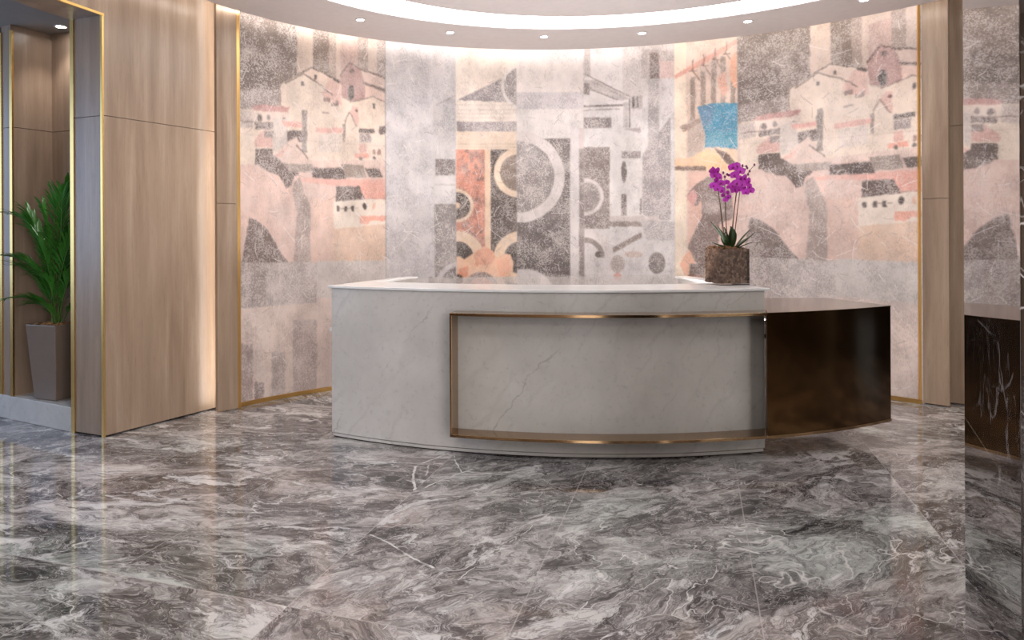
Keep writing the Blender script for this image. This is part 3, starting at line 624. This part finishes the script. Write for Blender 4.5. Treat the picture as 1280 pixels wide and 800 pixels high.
# ------------------------------------------------------------------ pilasters
PA, PB = (-1.561, 5.993), (-1.432, 6.120)
dd = Vector((PB[0] - PA[0], PB[1] - PA[1])).normalized(); nn = Vector((-dd.y, dd.x))
o = wood_boards('pilaster', PA, PB, .035, [1.655], WOOD, .012, 3.55); tag(o, 'narrow oak pilaster between the wide oak panel and the mural')
struct('trim_7', prism(bmesh.new(), [PB, (PB[0] + .020, PB[1] + .016), (PB[0] + .01, PB[1] + .07), (PB[0] - .01, PB[1] + .05)], .001, 3.55), BRASS, 'vertical brass edge on the left end of the mural')
QA, QB = (4.137, 6.206), (4.262, 6.072)
bm = bmesh.new()
o = wood_boards('pilaster', QA, QB, .035, [1.675], WOOD, .012, 3.55); tag(o, 'narrow oak pilaster beside the right end of the mural')
struct('trim_8', prism(bmesh.new(), [(QA[0] - .002, QA[1] - .004), (QA[0] - .026, QA[1] - .006), (QA[0] - .022, QA[1] + .03), (QA[0] + .004, QA[1] + .03)], .001, 3.55), BRASS, 'vertical brass edge on the right end of the mural')
o = wood_boards('wall_panel', (4.27, 6.326), (5.0, 5.48), .1, [2.27], WOOD, .012, 3.55); tag(o, 'greige oak wall panel behind the right pilaster')

# ------------------------------------------------------------------ ceiling disc, lights
DC = (1.26, 4.068); DR = 3.346; ZC = 3.20
bm = bmesh.new(); ring_solid(bm, DC, 2.63, DR, ZC, ZC + .035, 200); ring_solid(bm, DC, 2.60, 2.63, ZC, ZC + .12, 200)
o = struct('ceiling_ring', bm, PLASTER, 'suspended round plaster ceiling rim with downlights'); smooth(o, 40)
bm = bmesh.new(); n = 200
lo = [bm.verts.new((DC[0] + 2.22 * math.cos(2 * math.pi * i / n), DC[1] + 2.22 * math.sin(2 * math.pi * i / n), ZC)) for i in range(n)]
hi = [bm.verts.new((v.co.x, v.co.y, ZC + .12)) for v in lo]; bm.faces.new(lo[::-1]); bm.faces.new(hi)
for i in range(n): bm.faces.new((lo[i], lo[(i + 1) % n], hi[(i + 1) % n], hi[i]))
o = struct('ceiling_disc', bm, PLASTER, 'flat round centre of the suspended ceiling'); smooth(o, 40)
LED = emitter('ring_diffuser_glow', (1.0, .965, .94), 7.5); COVE = emitter('cove_strip_glow', (1.0, .93, .87), 15.0)
rl = empty('ring_light', (DC[0], DC[1], ZC), 'large glowing white ring light set in the round ceiling', 'ceiling light')
o = obj('diffuser', ring_solid(bmesh.new(), (0, 0), 2.225, 2.597, .010, .022, 200), LED, rl); smooth(o, 40)
o = obj('housing', ring_solid(bmesh.new(), (0, 0), 2.221, 2.599, .10, .115, 200), PLASTER, rl)
cv = empty('cove_light', (DC[0], DC[1], ZC), 'hidden light strip around the outer edge of the round ceiling, washing the mural', 'ceiling light')
obj('light_strip', ring_solid(bmesh.new(), (0, 0), DR + .001, DR + .006, .006, .03, 200), COVE, cv)
obj('channel', ring_solid(bmesh.new(), (0, 0), DR - .03, DR - .002, .036, .06, 200), PLASTER, cv)
BEZ = plain('white_bezel', (240, 238, 236), .4); LAMP = emitter('downlight_lamp_glow', (1, .96, .92), 60)
def make_downlight(loc, label, group, power, r=.042):
    t = empty('downlight', loc, label, 'downlight', group)
    obj('bezel', ring_solid(bmesh.new(), (0, 0), r * .72, r, -.005, -.0005, 28), BEZ, t)
    bm = bmesh.new(); tube(bm, [(0, 0, -.0045), (0, 0, -.001)], r * .70, 24); obj('lens', bm, LAMP, t)
    ld = bpy.data.lights.new('downlight_beam', 'SPOT'); ld.energy = power; ld.spot_size = math.radians(95); ld.spot_blend = .8; ld.shadow_soft_size = .04; ld.color = (1, .94, .88)
    lo_ = bpy.data.objects.new('downlight_beam', ld); COL.objects.link(lo_); lo_.parent = t; lo_.location = (0, 0, -.02)
    return t
names = {0: 'second downlight from the right, in the rim of the round ceiling', }
seen = [(126.9, 'downlight at the left end of the row in the round ceiling rim'), (109.3, 'downlight second from the left in the round ceiling rim'),
        (91.6, 'middle downlight of the row in the round ceiling rim'), (74.1, 'downlight second from the right in the round ceiling rim'), (56.6, 'downlight at the right end of the row in the round ceiling rim')]
DLP = 17.0
for a, lb in seen: make_downlight((DC[0] + 2.85 * math.cos(math.radians(a)), DC[1] + 2.85 * math.sin(math.radians(a)), ZC), lb, 'downlights in the round ceiling rim', DLP)
for a in (39.1, 144.5, 162, 180, 0, 21.5): make_downlight((DC[0] + 2.85 * math.cos(math.radians(a)), DC[1] + 2.85 * math.sin(math.radians(a)), ZC), 'downlight in the round ceiling rim outside the picture', 'downlights in the round ceiling rim out of view', DLP)
make_downlight((-2.744, 5.900, CORR), 'small round downlight in the grey ceiling above the potted palm', None, 17, .05)

def area(name, loc, rot, sx, sy, power, color):
    l = bpy.data.lights.new(name, 'AREA'); l.shape = 'RECTANGLE'; l.size = sx; l.size_y = sy; l.energy = power; l.color = color
    o = bpy.data.objects.new(name, l); COL.objects.link(o); o.location = loc; o.rotation_euler = rot; return o
# daylight through the corridor window, two added fills behind the camera, strip behind the left pilaster
area('window_daylight', (-6.56, 4.2, 1.95), (0, math.radians(-90), 0), 2.1, 4.0, 85, (.38, .62, 1.0))
area('added_ceiling_fill', (.8, -2.2, 3.5), (0, 0, 0), 5.5, 3.5, 190, (1, .95, .90))  # fill added at the unseen lobby ceiling to lift the room
area('added_entrance_fill', (3.5, -5.06, 1.7), (math.radians(90), 0, 0), 5, 3, 275, (1, .96, .93))  # fill added from behind to brighten desk front and ceiling
sd = Vector((-1.525, 6.085)); sp = empty('pilaster_light', (0, 0, 0), 'hidden vertical light strip behind the left oak pilaster', 'light')
def strip_light(a, b, t, parent, mat): obj('light_strip', slab_line(bmesh.new(), a, b, t, .06, 3.35), mat, parent)
PSTRIP = emitter('pilaster_strip_glow', (1.0, .94, .88), 16.0)
pa2 = Vector(PA) + nn * .036 + dd * .03; pb2 = Vector(PA) + nn * .036 + dd * .055
obj('light_strip', slab_line(bmesh.new(), tuple(pa2), tuple(pb2), .006, .04, 3.4), PSTRIP, sp)

w = bpy.data.worlds.new('world'); SC.world = w; w.use_nodes = True
w.node_tree.nodes['Background'].inputs[0].default_value = (.55, .70, 1.0, 1); w.node_tree.nodes['Background'].inputs[1].default_value = .8

# ------------------------------------------------------------------ marble column at right
al = math.radians(27.6); T = math.tan(al); dc0 = .51
def onplane(px): m = ray(px, 400)[0]; Y = dc0 / (m - T); return Vector((m * Y, Y))
K1, K2 = onplane(1205), onplane(1275.5); kn = Vector((math.cos(al), -math.sin(al))) * .75
bm = bmesh.new(); prism(bm, [tuple(K1), tuple(K2), tuple(K2 + kn), tuple(K1 + kn)], 0, ZC - .002)
o = struct('column', bm, DARKM, 'polished dark marble column face reflecting the mural at the right edge'); bevel(o, .003)

# ------------------------------------------------------------------ reception desk
DKC = (1.303, 8.166); DKR = 3.44
def ang_of(p, c=DKC): return math.degrees(math.atan2(p[1] - c[1], p[0] - c[0]))
aL = ang_of((-.586, 5.29)); aR = ang_of((2.228, 4.853))
desk = empty('reception_desk', (.8, 5.4, 0), 'curved pale marble reception desk with a bronze box wrapped around its right side', 'desk')
OFF = Vector(desk.location)
def dobj(name, bm, mat, parent=desk):
    bmesh.ops.translate(bm, verts=bm.verts[:], vec=-OFF); return obj(name, bm, mat, parent)
FT = 1.034
# front panel (curved, thick slab)
o = dobj('front_panel', band(bmesh.new(), arc_pts(DKC, DKR, aL, aR, 72), arc_pts(DKC, DKR - .05, aL, aR, 72), .030, FT), MARBLE); smooth(o, 30); bevel(o, .0025)
o = dobj('base', band(bmesh.new(), arc_pts(DKC, DKR - .004, aL + .1, aR - .15, 72), arc_pts(DKC, DKR - .06, aL + .1, aR - .15, 72), .008, .0265), MARBLE); smooth(o, 30)
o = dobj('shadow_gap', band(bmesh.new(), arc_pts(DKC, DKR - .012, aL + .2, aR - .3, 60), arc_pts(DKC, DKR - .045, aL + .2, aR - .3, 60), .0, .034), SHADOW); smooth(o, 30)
# wings
wl0 = Vector((-.586, 5.29)); wd = Vector((.545, 1.13)).normalized(); wn_ = Vector((wd.y, -wd.x))
wl1 = wl0 + wd * 1.24
def quad(a, b, t): return [tuple(a), tuple(b), tuple(b + t), tuple(a + t)]
o = dobj('side_panel', prism(bmesh.new(), quad(wl0 + wd * .03 , wl1, wn_ * .06), .004, FT), MARBLE); bevel(o, .002)
wr0 = Vector((2.222, 4.90)); wr1 = Vector((2.215, 6.25))
o = dobj('side_panel', prism(bmesh.new(), [(2.16, 4.92), (2.222, 4.90), (2.222, 6.25), (2.16, 6.25)], .004, FT), MARBLE); bevel(o, .002)
# counter slab: one piece with two return ledges
TT = 1.050; aL2 = ang_of((-.618, 5.275)); aR2 = ang_of((2.262, 4.85))
outer = arc_pts(DKC, DKR + .012, aL2, aR2, 72); inner = arc_pts(DKC, 2.92, ang_of((-.18, 5.6)), aR2 + 1.2, 72)
ai0 = ang_of((-.39, 5.45)); inner = arc_pts(DKC, 2.92, ang_of(tuple(wl0 + wd * .66 + wn_ * .075)), ang_of((2.14, 5.35)), 72)
bm = bmesh.new(); band(bm, outer, inner, FT + .0005, TT)
prism(bm, [tuple(wl0 + wd * .2 - wn_ * .018), tuple(wl1 - wn_ * .018), tuple(wl1 + wn_ * .075), tuple(wl0 + wd * .3 + wn_ * .075)], FT + .0005, TT - .0002)
prism(bm, [(2.14, 5.2), (2.250, 5.0), (2.250, 6.262), (2.14, 6.262)], FT + .0005, TT - .0002)
o = dobj('countertop', bm, WHITE_TOP); smooth(o, 30); bevel(o, .0015)
# inner work surface
o = dobj('work_surface', band(bmesh.new(), arc_pts(DKC, DKR - .052, aL - 1, aR + 1.4, 48), arc_pts(DKC, 2.72, aL - 4, aR + 4, 48), .72, .75), WHITE_TOP); smooth(o, 30)

# uplight strip added out of sight behind the counter to brighten the ceiling
tl = dobj('added_uplight', band(bmesh.new(), arc_pts(DKC, 2.80, 250, 290, 30), arc_pts(DKC, 2.74, 250, 290, 30), .7505, .78), plain('added_uplight_housing', (200, 200, 200), .5))
la = area('added_uplight_glow', (1.30, 5.42, .79), (math.radians(180), 0, 0), 1.9, .05, 34, (1, .96, .96)); la.parent = desk; la.location = Vector(la.location) - OFF
# bronze box
box = bpy.data.objects.new('bronze_box', None); COL.objects.link(box); box.parent = desk; box['label'] = 'bronze box frame wrapping the desk front and running on as a low counter'
BR = 3.60; ZB0, ZB1 = .138, .912; PT = .018
def onarc(px, R, c=DKC):
    m = ray(px, 450)[0]; A = 1 + m * m; B = -2 * (m * c[0] + c[1]); C = c[0] ** 2 + c[1] ** 2 - R * R
    Y = (-B - math.sqrt(B * B - 4 * A * C)) / 2 / A; return (m * Y, Y)
bL = ang_of(onarc(562, BR)); bM = ang_of(onarc(958.5, BR)); bR = ang_of(onarc(1113.5, BR))
iL = bL
fr = arc_pts(DKC, BR, bL, bM, 60); bk = arc_pts(DKC, DKR + .001, bL, ang_of((2.233, 4.853)), 60)
def bobj(name, bm, mat, parent=box): return dobj(name, bm, mat, parent)
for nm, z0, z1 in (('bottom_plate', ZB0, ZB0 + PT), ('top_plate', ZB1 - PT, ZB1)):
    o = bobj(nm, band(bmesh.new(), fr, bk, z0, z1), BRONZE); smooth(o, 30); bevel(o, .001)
l0, l1 = fr[0], bk[0]; aw = .013 / BR * 57.3
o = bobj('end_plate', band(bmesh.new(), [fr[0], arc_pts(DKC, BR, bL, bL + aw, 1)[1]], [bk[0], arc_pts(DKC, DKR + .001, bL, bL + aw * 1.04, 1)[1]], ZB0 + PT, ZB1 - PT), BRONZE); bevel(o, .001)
pts = arc_pts(DKC, BR, bM, bR, 30); body = pts + [(3.085, 5.72), (2.36, 5.72), (2.262, 5.4), (2.240, 4.87)]
o = bobj('cabinet', prism(bmesh.new(), body, ZB0 + .0185, ZB1 - .0045), BRONZE_D); smooth(o, 30); bevel(o, .001)
body2 = arc_pts(DKC, BR + .004, bM + .05, bR, 30) + [(3.09, 5.725), (2.36, 5.725), (2.262, 5.4), (2.242, 4.87)]
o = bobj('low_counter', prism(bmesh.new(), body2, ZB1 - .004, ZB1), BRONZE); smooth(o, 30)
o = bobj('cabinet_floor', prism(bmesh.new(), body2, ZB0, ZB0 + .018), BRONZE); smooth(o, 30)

# ------------------------------------------------------------------ orchid in a glass cube of bark
def leafmat(name, rgb, rough=.4, trans=0.0):
    m, nt, b = newmat(name); v = coords(nt); n = noise(nt, v, 30, 3)
    c = lin(rgb); nt.links.new(mix(nt, n, tuple(x * .7 for x in c), tuple(min(1, x * 1.3) for x in c)), b.inputs['Base Color'])
    b.inputs['Roughness'].default_value = rough; return m
ORLEAF = leafmat('orchid_leaf_green', (44, 66, 34), .35); PETAL = leafmat('magenta_petal', (206, 62, 200), .5); LIP = leafmat('dark_magenta_lip', (160, 26, 130), .5)
STEM = leafmat('orchid_stem_brown', (84, 58, 44), .5); BUD = leafmat('orchid_bud', (120, 50, 90), .5)
BARK = None
def bark_mat():
    m, nt, b = newmat('bark_chips_brown'); v = coords(nt); vo = nt.nodes.new('ShaderNodeTexVoronoi'); vo.inputs['Scale'].default_value = 62; nt.links.new(v, vo.inputs['Vector'])
    c = ramp(nt, vo.outputs['Color'], [(.1, lin((76, 50, 36))), (.5, lin((134, 100, 78))), (.9, lin((196, 160, 134)))])
    nt.links.new(mix(nt, noise(nt, v, 90, 3), c, lin((96, 66, 48))), b.inputs['Base Color']); b.inputs['Roughness'].default_value = .8; return m
BARK = bark_mat()
gm, gnt, gb = newmat('clear_glass'); gnt.nodes.remove(gb)
g1 = gnt.nodes.new('ShaderNodeBsdfTransparent'); g1.inputs[0].default_value = (.97, .98, .97, 1); g2 = gnt.nodes.new('ShaderNodeBsdfGlossy'); g2.inputs['Roughness'].default_value = .03
g3 = gnt.nodes.new('ShaderNodeMixShader'); g4 = gnt.nodes.new('ShaderNodeFresnel'); g4.inputs[0].default_value = 1.35
gnt.links.new(g4.outputs[0], g3.inputs[0]); gnt.links.new(g1.outputs[0], g3.inputs[1]); gnt.links.new(g2.outputs[0], g3.inputs[2]); gnt.links.new(g3.outputs[0], gnt.nodes['Material Output'].inputs[0])
o1, o2, o3 = Vector((2.0, 5.325)), Vector((2.065, 5.118)), Vector((2.275, 5.150))
ex = (o3 - o2).normalized(); ey = (o1 - o2).normalized(); ocen = o2 + ex * .108 + ey * .108
orch = empty('potted_orchid', (ocen.x, ocen.y, TT), 'magenta orchid in a square glass vase packed with bark on the desk counter', 'potted plant')
orch.rotation_euler = (0, 0, math.atan2(ex.y, ex.x)); orch_inv = orch.matrix_basis.inverted()
def wl(p): return Matrix.Translation(Vector((ocen.x, ocen.y, TT))).to_4x4() @ Matrix.Rotation(orch.rotation_euler.z, 4, 'Z')
OI = wl(0).inverted()
def W2O(p): return OI @ Vector(p)
hs, hh = .108, .245
bm = bmesh.new(); prism(bm, [(-hs, -hs), (hs, -hs), (hs, hs), (-hs, hs)], 0.001, hh)
bmesh.ops.delete(bm, geom=[f for f in bm.faces if f.normal.z > .9 or (f.calc_center_median().z > hh - .001)], context='FACES')
o = obj('glass_vase', bm, gm, orch); # bark fill: rough lumpy block
bm = bmesh.new(); g = hs - .0065; n = 26
import mathutils
def lump(p): return mathutils.noise.noise(Vector(p) * 60) * .006 + mathutils.noise.noise(Vector(p) * 150) * .005
bmesh.ops.create_cube(bm, size=1); bmesh.ops.subdivide_edges(bm, edges=bm.edges[:], cuts=n, use_grid_fill=True)
for v in bm.verts:
    top = v.co.z > .49; p = Vector((v.co.x * 2 * (g - .004), v.co.y * 2 * (g - .004), .010 + (v.co.z + .5) * (hh - .018)))
    nx = Vector((1 if v.co.x > .49 else -1 if v.co.x < -.49 else 0, 1 if v.co.y > .49 else -1 if v.co.y < -.49 else 0, 0))
    q = p + nx * min(lump(p), .0035)
    if top: q.z += .006 + 3.0 * lump(p) + .012 * (1 - max(abs(v.co.x), abs(v.co.y)) * 2)
    v.co = q
o = obj('bark_fill', bm, BARK, orch)
bm = bmesh.new()
for k in range(90):
    x, y = random.uniform(-.09, .09), random.uniform(-.09, .09); s = random.uniform(.008, .017)
    r = bmesh.ops.create_cube(bm, size=1); M = Matrix.Translation((x, y, hh + .006 + random.uniform(-.003, .01))) @ Quaternion((random.random(), random.random(), random.random()), random.uniform(0, 3)).to_matrix().to_4x4() @ Matrix.Diagonal((s * 1.4, s, s * .5, 1))
    bmesh.ops.transform(bm, verts=r['verts'], matrix=M)
tag(obj('bark_chips', bm, plain('light_bark_chip', (150, 112, 78), .8), orch), kind='stuff')
OY = ocen.y
def blade(bm, pts, widths, fold=.25, side=None):
    """leaf blade along pts with a folded midrib"""
    pts = [Vector(p) for p in pts]; rows = []
    for i, p in enumerate(pts):
        d = (pts[min(i + 1, len(pts) - 1)] - pts[max(i - 1, 0)]).normalized()
        s = side if side is not None else d.cross(Vector((0, 0, 1)))
        s = (s - d * s.dot(d)); s = s.normalized() if s.length > 1e-4 else Vector((1, 0, 0)); u = s.cross(d).normalized(); w_ = widths[i]
        rows.append([bm.verts.new(p + s * w_ + u * w_ * fold), bm.verts.new(p), bm.verts.new(p - s * w_ + u * w_ * fold)])
    for a, b in zip(rows, rows[1:]):
        bm.faces.new((a[0], b[0], b[1], a[1])); bm.faces.new((a[1], b[1], b[2], a[2]))
def bez(p0, p1, p2, n):
    p0, p1, p2 = Vector(p0), Vector(p1), Vector(p2)
    return [p0 * (1 - t) ** 2 + p1 * 2 * t * (1 - t) + p2 * t * t for t in [i / n for i in range(n + 1)]]
base_z = TT + hh
lf = [((911, 309), (902, 296), (888, 277), 5.22, .014), ((913, 309), (905, 298), (897, 283), 5.15, .012), ((912, 311), (900, 308), (890, 303), 5.12, .012),
      ((915, 309), (908, 296), (905, 284), 5.26, .020), ((914, 310), (918, 294), (913, 283), 5.14, .020), ((918, 310), (926, 300), (938, 287), 5.22, .013),
      ((918, 311), (930, 304), (944, 290), 5.12, .012), ((919, 312), (930, 306), (943, 302), 5.10, .010), ((917, 310), (928, 302), (942, 293), 5.28, .011), ((910, 310), (902, 300), (908, 288), 5.17, .018)]
for k, (a, b_, c_, yy, ww) in enumerate(lf):
    bm = bmesh.new(); root = at(a[0], a[1] + 1, OY + (yy - OY) * .3); pp = [W2O(p) for p in bez(root, at(b_[0], b_[1], yy), at(c_[0], c_[1], yy), 10)]
    blade(bm, pp, [ww * 1.3 * math.sin(math.pi * (.12 + .84 * i / 10)) ** .7 for i in range(11)], .35)
    o = smooth(obj('leaf', bm, ORLEAF, orch)); so = o.modifiers.new('solid', 'SOLIDIFY'); so.thickness = .0018
def flower(bm, c, face, s):
    """phalaenopsis: three sepals, two broad petals, small lip"""
    f = Vector(face).normalized(); up = Vector((0, 0, 1)); r = f.cross(up).normalized(); u = r.cross(f)
    def pet(ang, L, W, cup):
        d = r * math.cos(ang) + u * math.sin(ang); t = f.cross(d); rows = []
        for i in range(6):
            q = i / 5; w_ = W * math.sin(math.pi * (.10 + .86 * q)) ** .75; p = c + d * L * q + f * (cup * q * (1 - q) * 2 + .002)
            rows.append([bm.verts.new(p + t * w_ + f * cup * .5 * q), bm.verts.new(p), bm.verts.new(p - t * w_ + f * cup * .5 * q)])
        for a, b in zip(rows, rows[1:]):
            bm.faces.new((a[0], b[0], b[1], a[1])); bm.faces.new((a[1], b[1], b[2], a[2]))
    for a_ in (90, 215, 325): pet(math.radians(a_), s * 1.0, s * .42, s * .15)
    for a_ in (12, 168): pet(math.radians(a_), s * 1.08, s * .68, s * .22)
def lipm(bm, c, face, s):
    f = Vector(face).normalized(); r = bmesh.ops.create_icosphere(bm, subdivisions=1, radius=s * .2)
    bmesh.ops.transform(bm, verts=r['verts'], matrix=Matrix.Translation(c + f * s * .15 - Vector((0, 0, s * .2))) @ Matrix.Diagonal((1, 1, 1.5, 1)))
spikes = [((907, 309), (899, 250), (893, 213), 5.17, [(890, 213), (896, 213), (893, 219), (899, 221), (895, 226), (901, 229), (892, 232), (897, 236), (902, 238)], .034, [(887, 214), (891, 210)]),
          ((910, 309), (904, 258), (906, 220), 5.24, [(908, 228), (911, 234), (909, 241), (907, 250), (903, 244), (910, 246)], .024, [(906, 221), (909, 218), (911, 219), (904, 216)]),
          ((914, 309), (919, 262), (922, 228), 5.20, [(916, 209), (921, 207), (925, 214), (918, 219), (921, 229), (915, 232), (925, 224), (923, 236), (918, 237), (930, 222), (927, 230)], .036, [(928, 207), (933, 208)]),
          ((916, 309), (924, 262), (925, 236), 5.28, [(931, 229), (936, 233), (938, 238), (932, 240), (929, 236), (935, 226)], .034, [(934, 210), (937, 214), (943, 206), (931, 212), (935, 218)])]
for k, (a, b_, c_, yy, fls, fs, buds) in enumerate(spikes):
    bm = bmesh.new(); root = at(a[0], a[1] + 2, OY)
    p = bez(root, at(b_[0] + (1.5 if k < 2 else -2), b_[1], yy), at(c_[0], c_[1], yy), 12)
    if k == 3: p = p + [at(932, 222, yy), at(937, 213, yy), at(943, 206.5, yy)]
    if k == 2: p = p + [at(922, 218, yy), at(924, 210, yy), at(933, 207, yy)]
    if k == 0: p = p + [at(891, 211, yy), at(887, 213.5, yy)]
    tube(bm, [W2O(q) for q in p], [.0036 - .0018 * i / len(p) for i in range(len(p))], 6)
    st = smooth(obj('flower_stem', bm, STEM, orch))
    for j, (x, y) in enumerate(fls):
        c = W2O(at(x, y, yy - .02 - .02 * random.random())); fc = Vector((random.uniform(-.7, .5), -1, random.uniform(-.35, .15)))
        bm = bmesh.new(); flower(bm, c, fc, fs * random.uniform(.72, .92)); o = smooth(obj('flower', bm, PETAL, st)); o.data.materials.append(LIP)
        n0 = len(o.data.polygons); bm = bmesh.new(); bm.from_mesh(o.data); lipm(bm, c, fc, fs); bm.faces.ensure_lookup_table()
        for f in bm.faces[n0:]: f.material_index = 1; f.smooth = True
        bm.to_mesh(o.data); bm.free()
    for x, y in buds:
        bm = bmesh.new(); r = bmesh.ops.create_icosphere(bm, subdivisions=2, radius=.0075); bmesh.ops.transform(bm, verts=r['verts'], matrix=Matrix.Translation(W2O(at(x, y, yy))) @ Matrix.Diagonal((1, 1, 1.35, 1)))
        smooth(obj('bud', bm, BUD, st))
# support stakes
for (a, b_) in (((905, 308), (897.5, 232)), ((912, 309), (921.5, 235))):
    bm = bmesh.new(); tube(bm, [W2O(at(*a, OY)), W2O(at(*b_, 5.2))], .0022, 6); obj('support_stake', bm, plain('brown_stake', (92, 70, 52), .6), orch)

# ------------------------------------------------------------------ palm in a taupe planter
PZ = .1795
pc = Vector((-2.667, 5.628)); e1 = (Vector((-2.856, 5.705)) - pc).normalized(); e2 = Vector((-e1.y, e1.x)) * -1
if e2.y < 0: e2 = -e2
bc = pc + (e1 + e2) * .105
palm = empty('potted_palm', (bc.x, bc.y, PZ), 'tall green palm in a taupe tapered square planter standing in the oak niche', 'potted plant')
TAUPE = plain('glossy_taupe_lacquer', (122, 106, 94), .22); SOIL = plain('brown_bark_mulch', (150, 108, 72), .85)
PH = .565; wb, wt = .105, .150
def sq(h): return [(e1 * a + e2 * b) * h for a, b in ((-1, -1), (1, -1), (1, 1), (-1, 1))]
bm = bmesh.new(); loops = []
for h, z in ((wb, 0), (wb + .004, .012), (wt, PH), (wt - .012, PH), (wt - .016, PH - .045)): loops.append([bm.verts.new((p.x, p.y, z)) for p in sq(h)])
for a, b in zip(loops, loops[1:]):
    for i in range(4): bm.faces.new((a[i], a[(i + 1) % 4], b[(i + 1) % 4], b[i]))
bm.faces.new(loops[0][::-1]); bm.faces.new(loops[-1]); bmesh.ops.recalc_face_normals(bm, faces=bm.faces[:])
bevel(obj('planter', bm, TAUPE, palm), .006, 3)
bm = bmesh.new()
for k in range(140):
    p = (e1 * random.uniform(-1, 1) + e2 * random.uniform(-1, 1)) * (wt - .035); s = random.uniform(.012, .024)
    r = bmesh.ops.create_cube(bm, size=1); M = Matrix.Translation((p.x, p.y, PH - .035 + random.uniform(0, .035))) @ Quaternion((random.random(), random.random(), random.random()), random.uniform(0, 3)).to_matrix().to_4x4() @ Matrix.Diagonal((s * 1.5, s, s * .5, 1))
    bmesh.ops.transform(bm, verts=r['verts'], matrix=M)
tag(obj('bark_mulch', bm, SOIL, palm), kind='stuff')
FROND = leafmat('palm_green', (66, 128, 46), .3); FSTEM = leafmat('palm_stem_green', (84, 116, 50), .45)
pl = Vector((bc.x, bc.y, PZ))
def P2(px, py, Y): return at(px, py, Y) - pl
def keep(p):
    """keep a leaf point inside the oak niche"""
    q = Vector(p) + pl
    for (ax, ay), (bx_, by_) in ((NA, NB), (NB, C1), (C1, RV)):
        d_ = Vector((bx_ - ax, by_ - ay)).normalized(); n_ = Vector((d_.y, -d_.x)); t_ = (q.x - ax) * n_.x + (q.y - ay) * n_.y
        if t_ < .015 and not (q.y < 5.43 and ax == C1[0]): q.x += n_.x * (.015 - t_); q.y += n_.y * (.015 - t_)
    return q - pl
fronds = [((68, 405), (74, 290), (86, 238), 5.75, .30), ((66, 405), (66, 300), (54, 262), 5.70, .26), ((67, 405), (60, 285), (24, 272), 5.72, .30),
          ((66, 405), (60, 330), (18, 322), 5.72, .26), ((65, 406), (64, 370), (20, 372), 5.70, .22), ((72, 405), (84, 300), (112, 258), 5.72, .30),
          ((72, 405), (82, 330), (116, 330), 5.70, .26), ((70, 405), (76, 280), (78, 245), 5.62, .30), ((70, 405), (90, 370), (118, 372), 5.68, .22),
          ((70, 405), (76, 320), (96, 285), 5.62, .28), ((68, 405), (72, 300), (68, 252), 5.78, .30), ((67, 405), (56, 300), (36, 268), 5.78, .28), ((66, 405), (56, 345), (30, 335), 5.78, .26), ((68, 405), (64, 380), (44, 380), 5.62, .2), ((70, 405), (78, 330), (84, 300), 5.80, .3), ((68, 405), (62, 310), (40, 290), 5.64, .26), ((69, 405), (70, 350), (50, 345), 5.64, .22), ((70, 405), (78, 360), (92, 340), 5.62, .22)]
for k, (a, b_, c_, yy, LL) in enumerate(fronds):
    root = Vector((random.uniform(-.035, .035), random.uniform(-.03, .03), PH - .04))
    ctrl = P2(*b_, yy); tip = P2(*c_, yy)
    pts = [keep(v) for v in bez(root, ctrl, tip, 24)]
    bm = bmesh.new(); tube(bm, pts, [.0062 - .0048 * i / 24 for i in range(25)], 6)
    fr_ = smooth(obj('frond', bm, FSTEM, palm))
    bm = bmesh.new()
    for i in range(7, 25):
        t = (i - 7) / 17; p = pts[i]; d = (pts[min(i + 1, 24)] - pts[i - 1]).normalized(); s = d.cross(Vector((0, 0, 1))); s = s.normalized() if s.length > .05 else Vector((1, 0, 0))
        L = LL * (.55 + .6 * math.sin(math.pi * (.15 + .7 * t))) * random.uniform(.85, 1.1) * .85
        for sg in (-1, 1):
            dr = (d * (.85 + .5 * t) + s * sg * random.uniform(.5, .8) + Vector((0, 0, .15))).normalized()
            q = bez(p, p + dr * L * .55, p + dr * L + Vector((0, 0, -L * random.uniform(.18, .4))), 7)
            # keep leaflets inside the niche and the front opening
            ok = [keep(v) for v in q]
            w_ = [.0088 * math.sin(math.pi * (.10 + .88 * j / 7)) ** .8 for j in range(8)]
            blade(bm, ok, w_, .3)
    o = smooth(obj('leaflets', bm, FROND, fr_)); tag(o, kind='stuff')

# ------------------------------------------------------------------ view
SC.view_settings.view_transform = 'Standard'; SC.view_settings.look = 'None'; SC.view_settings.gamma = 1; SC.view_settings.use_curve_mapping = False
SC.view_settings.exposure = 0.0
SC.cycles.use_denoising = True
SC.cycles.max_bounces = 8; SC.cycles.diffuse_bounces = 4; SC.cycles.glossy_bounces = 4; SC.cycles.caustics_reflective = False; SC.cycles.caustics_refractive = False
SC.cycles.sample_clamp_indirect = 6
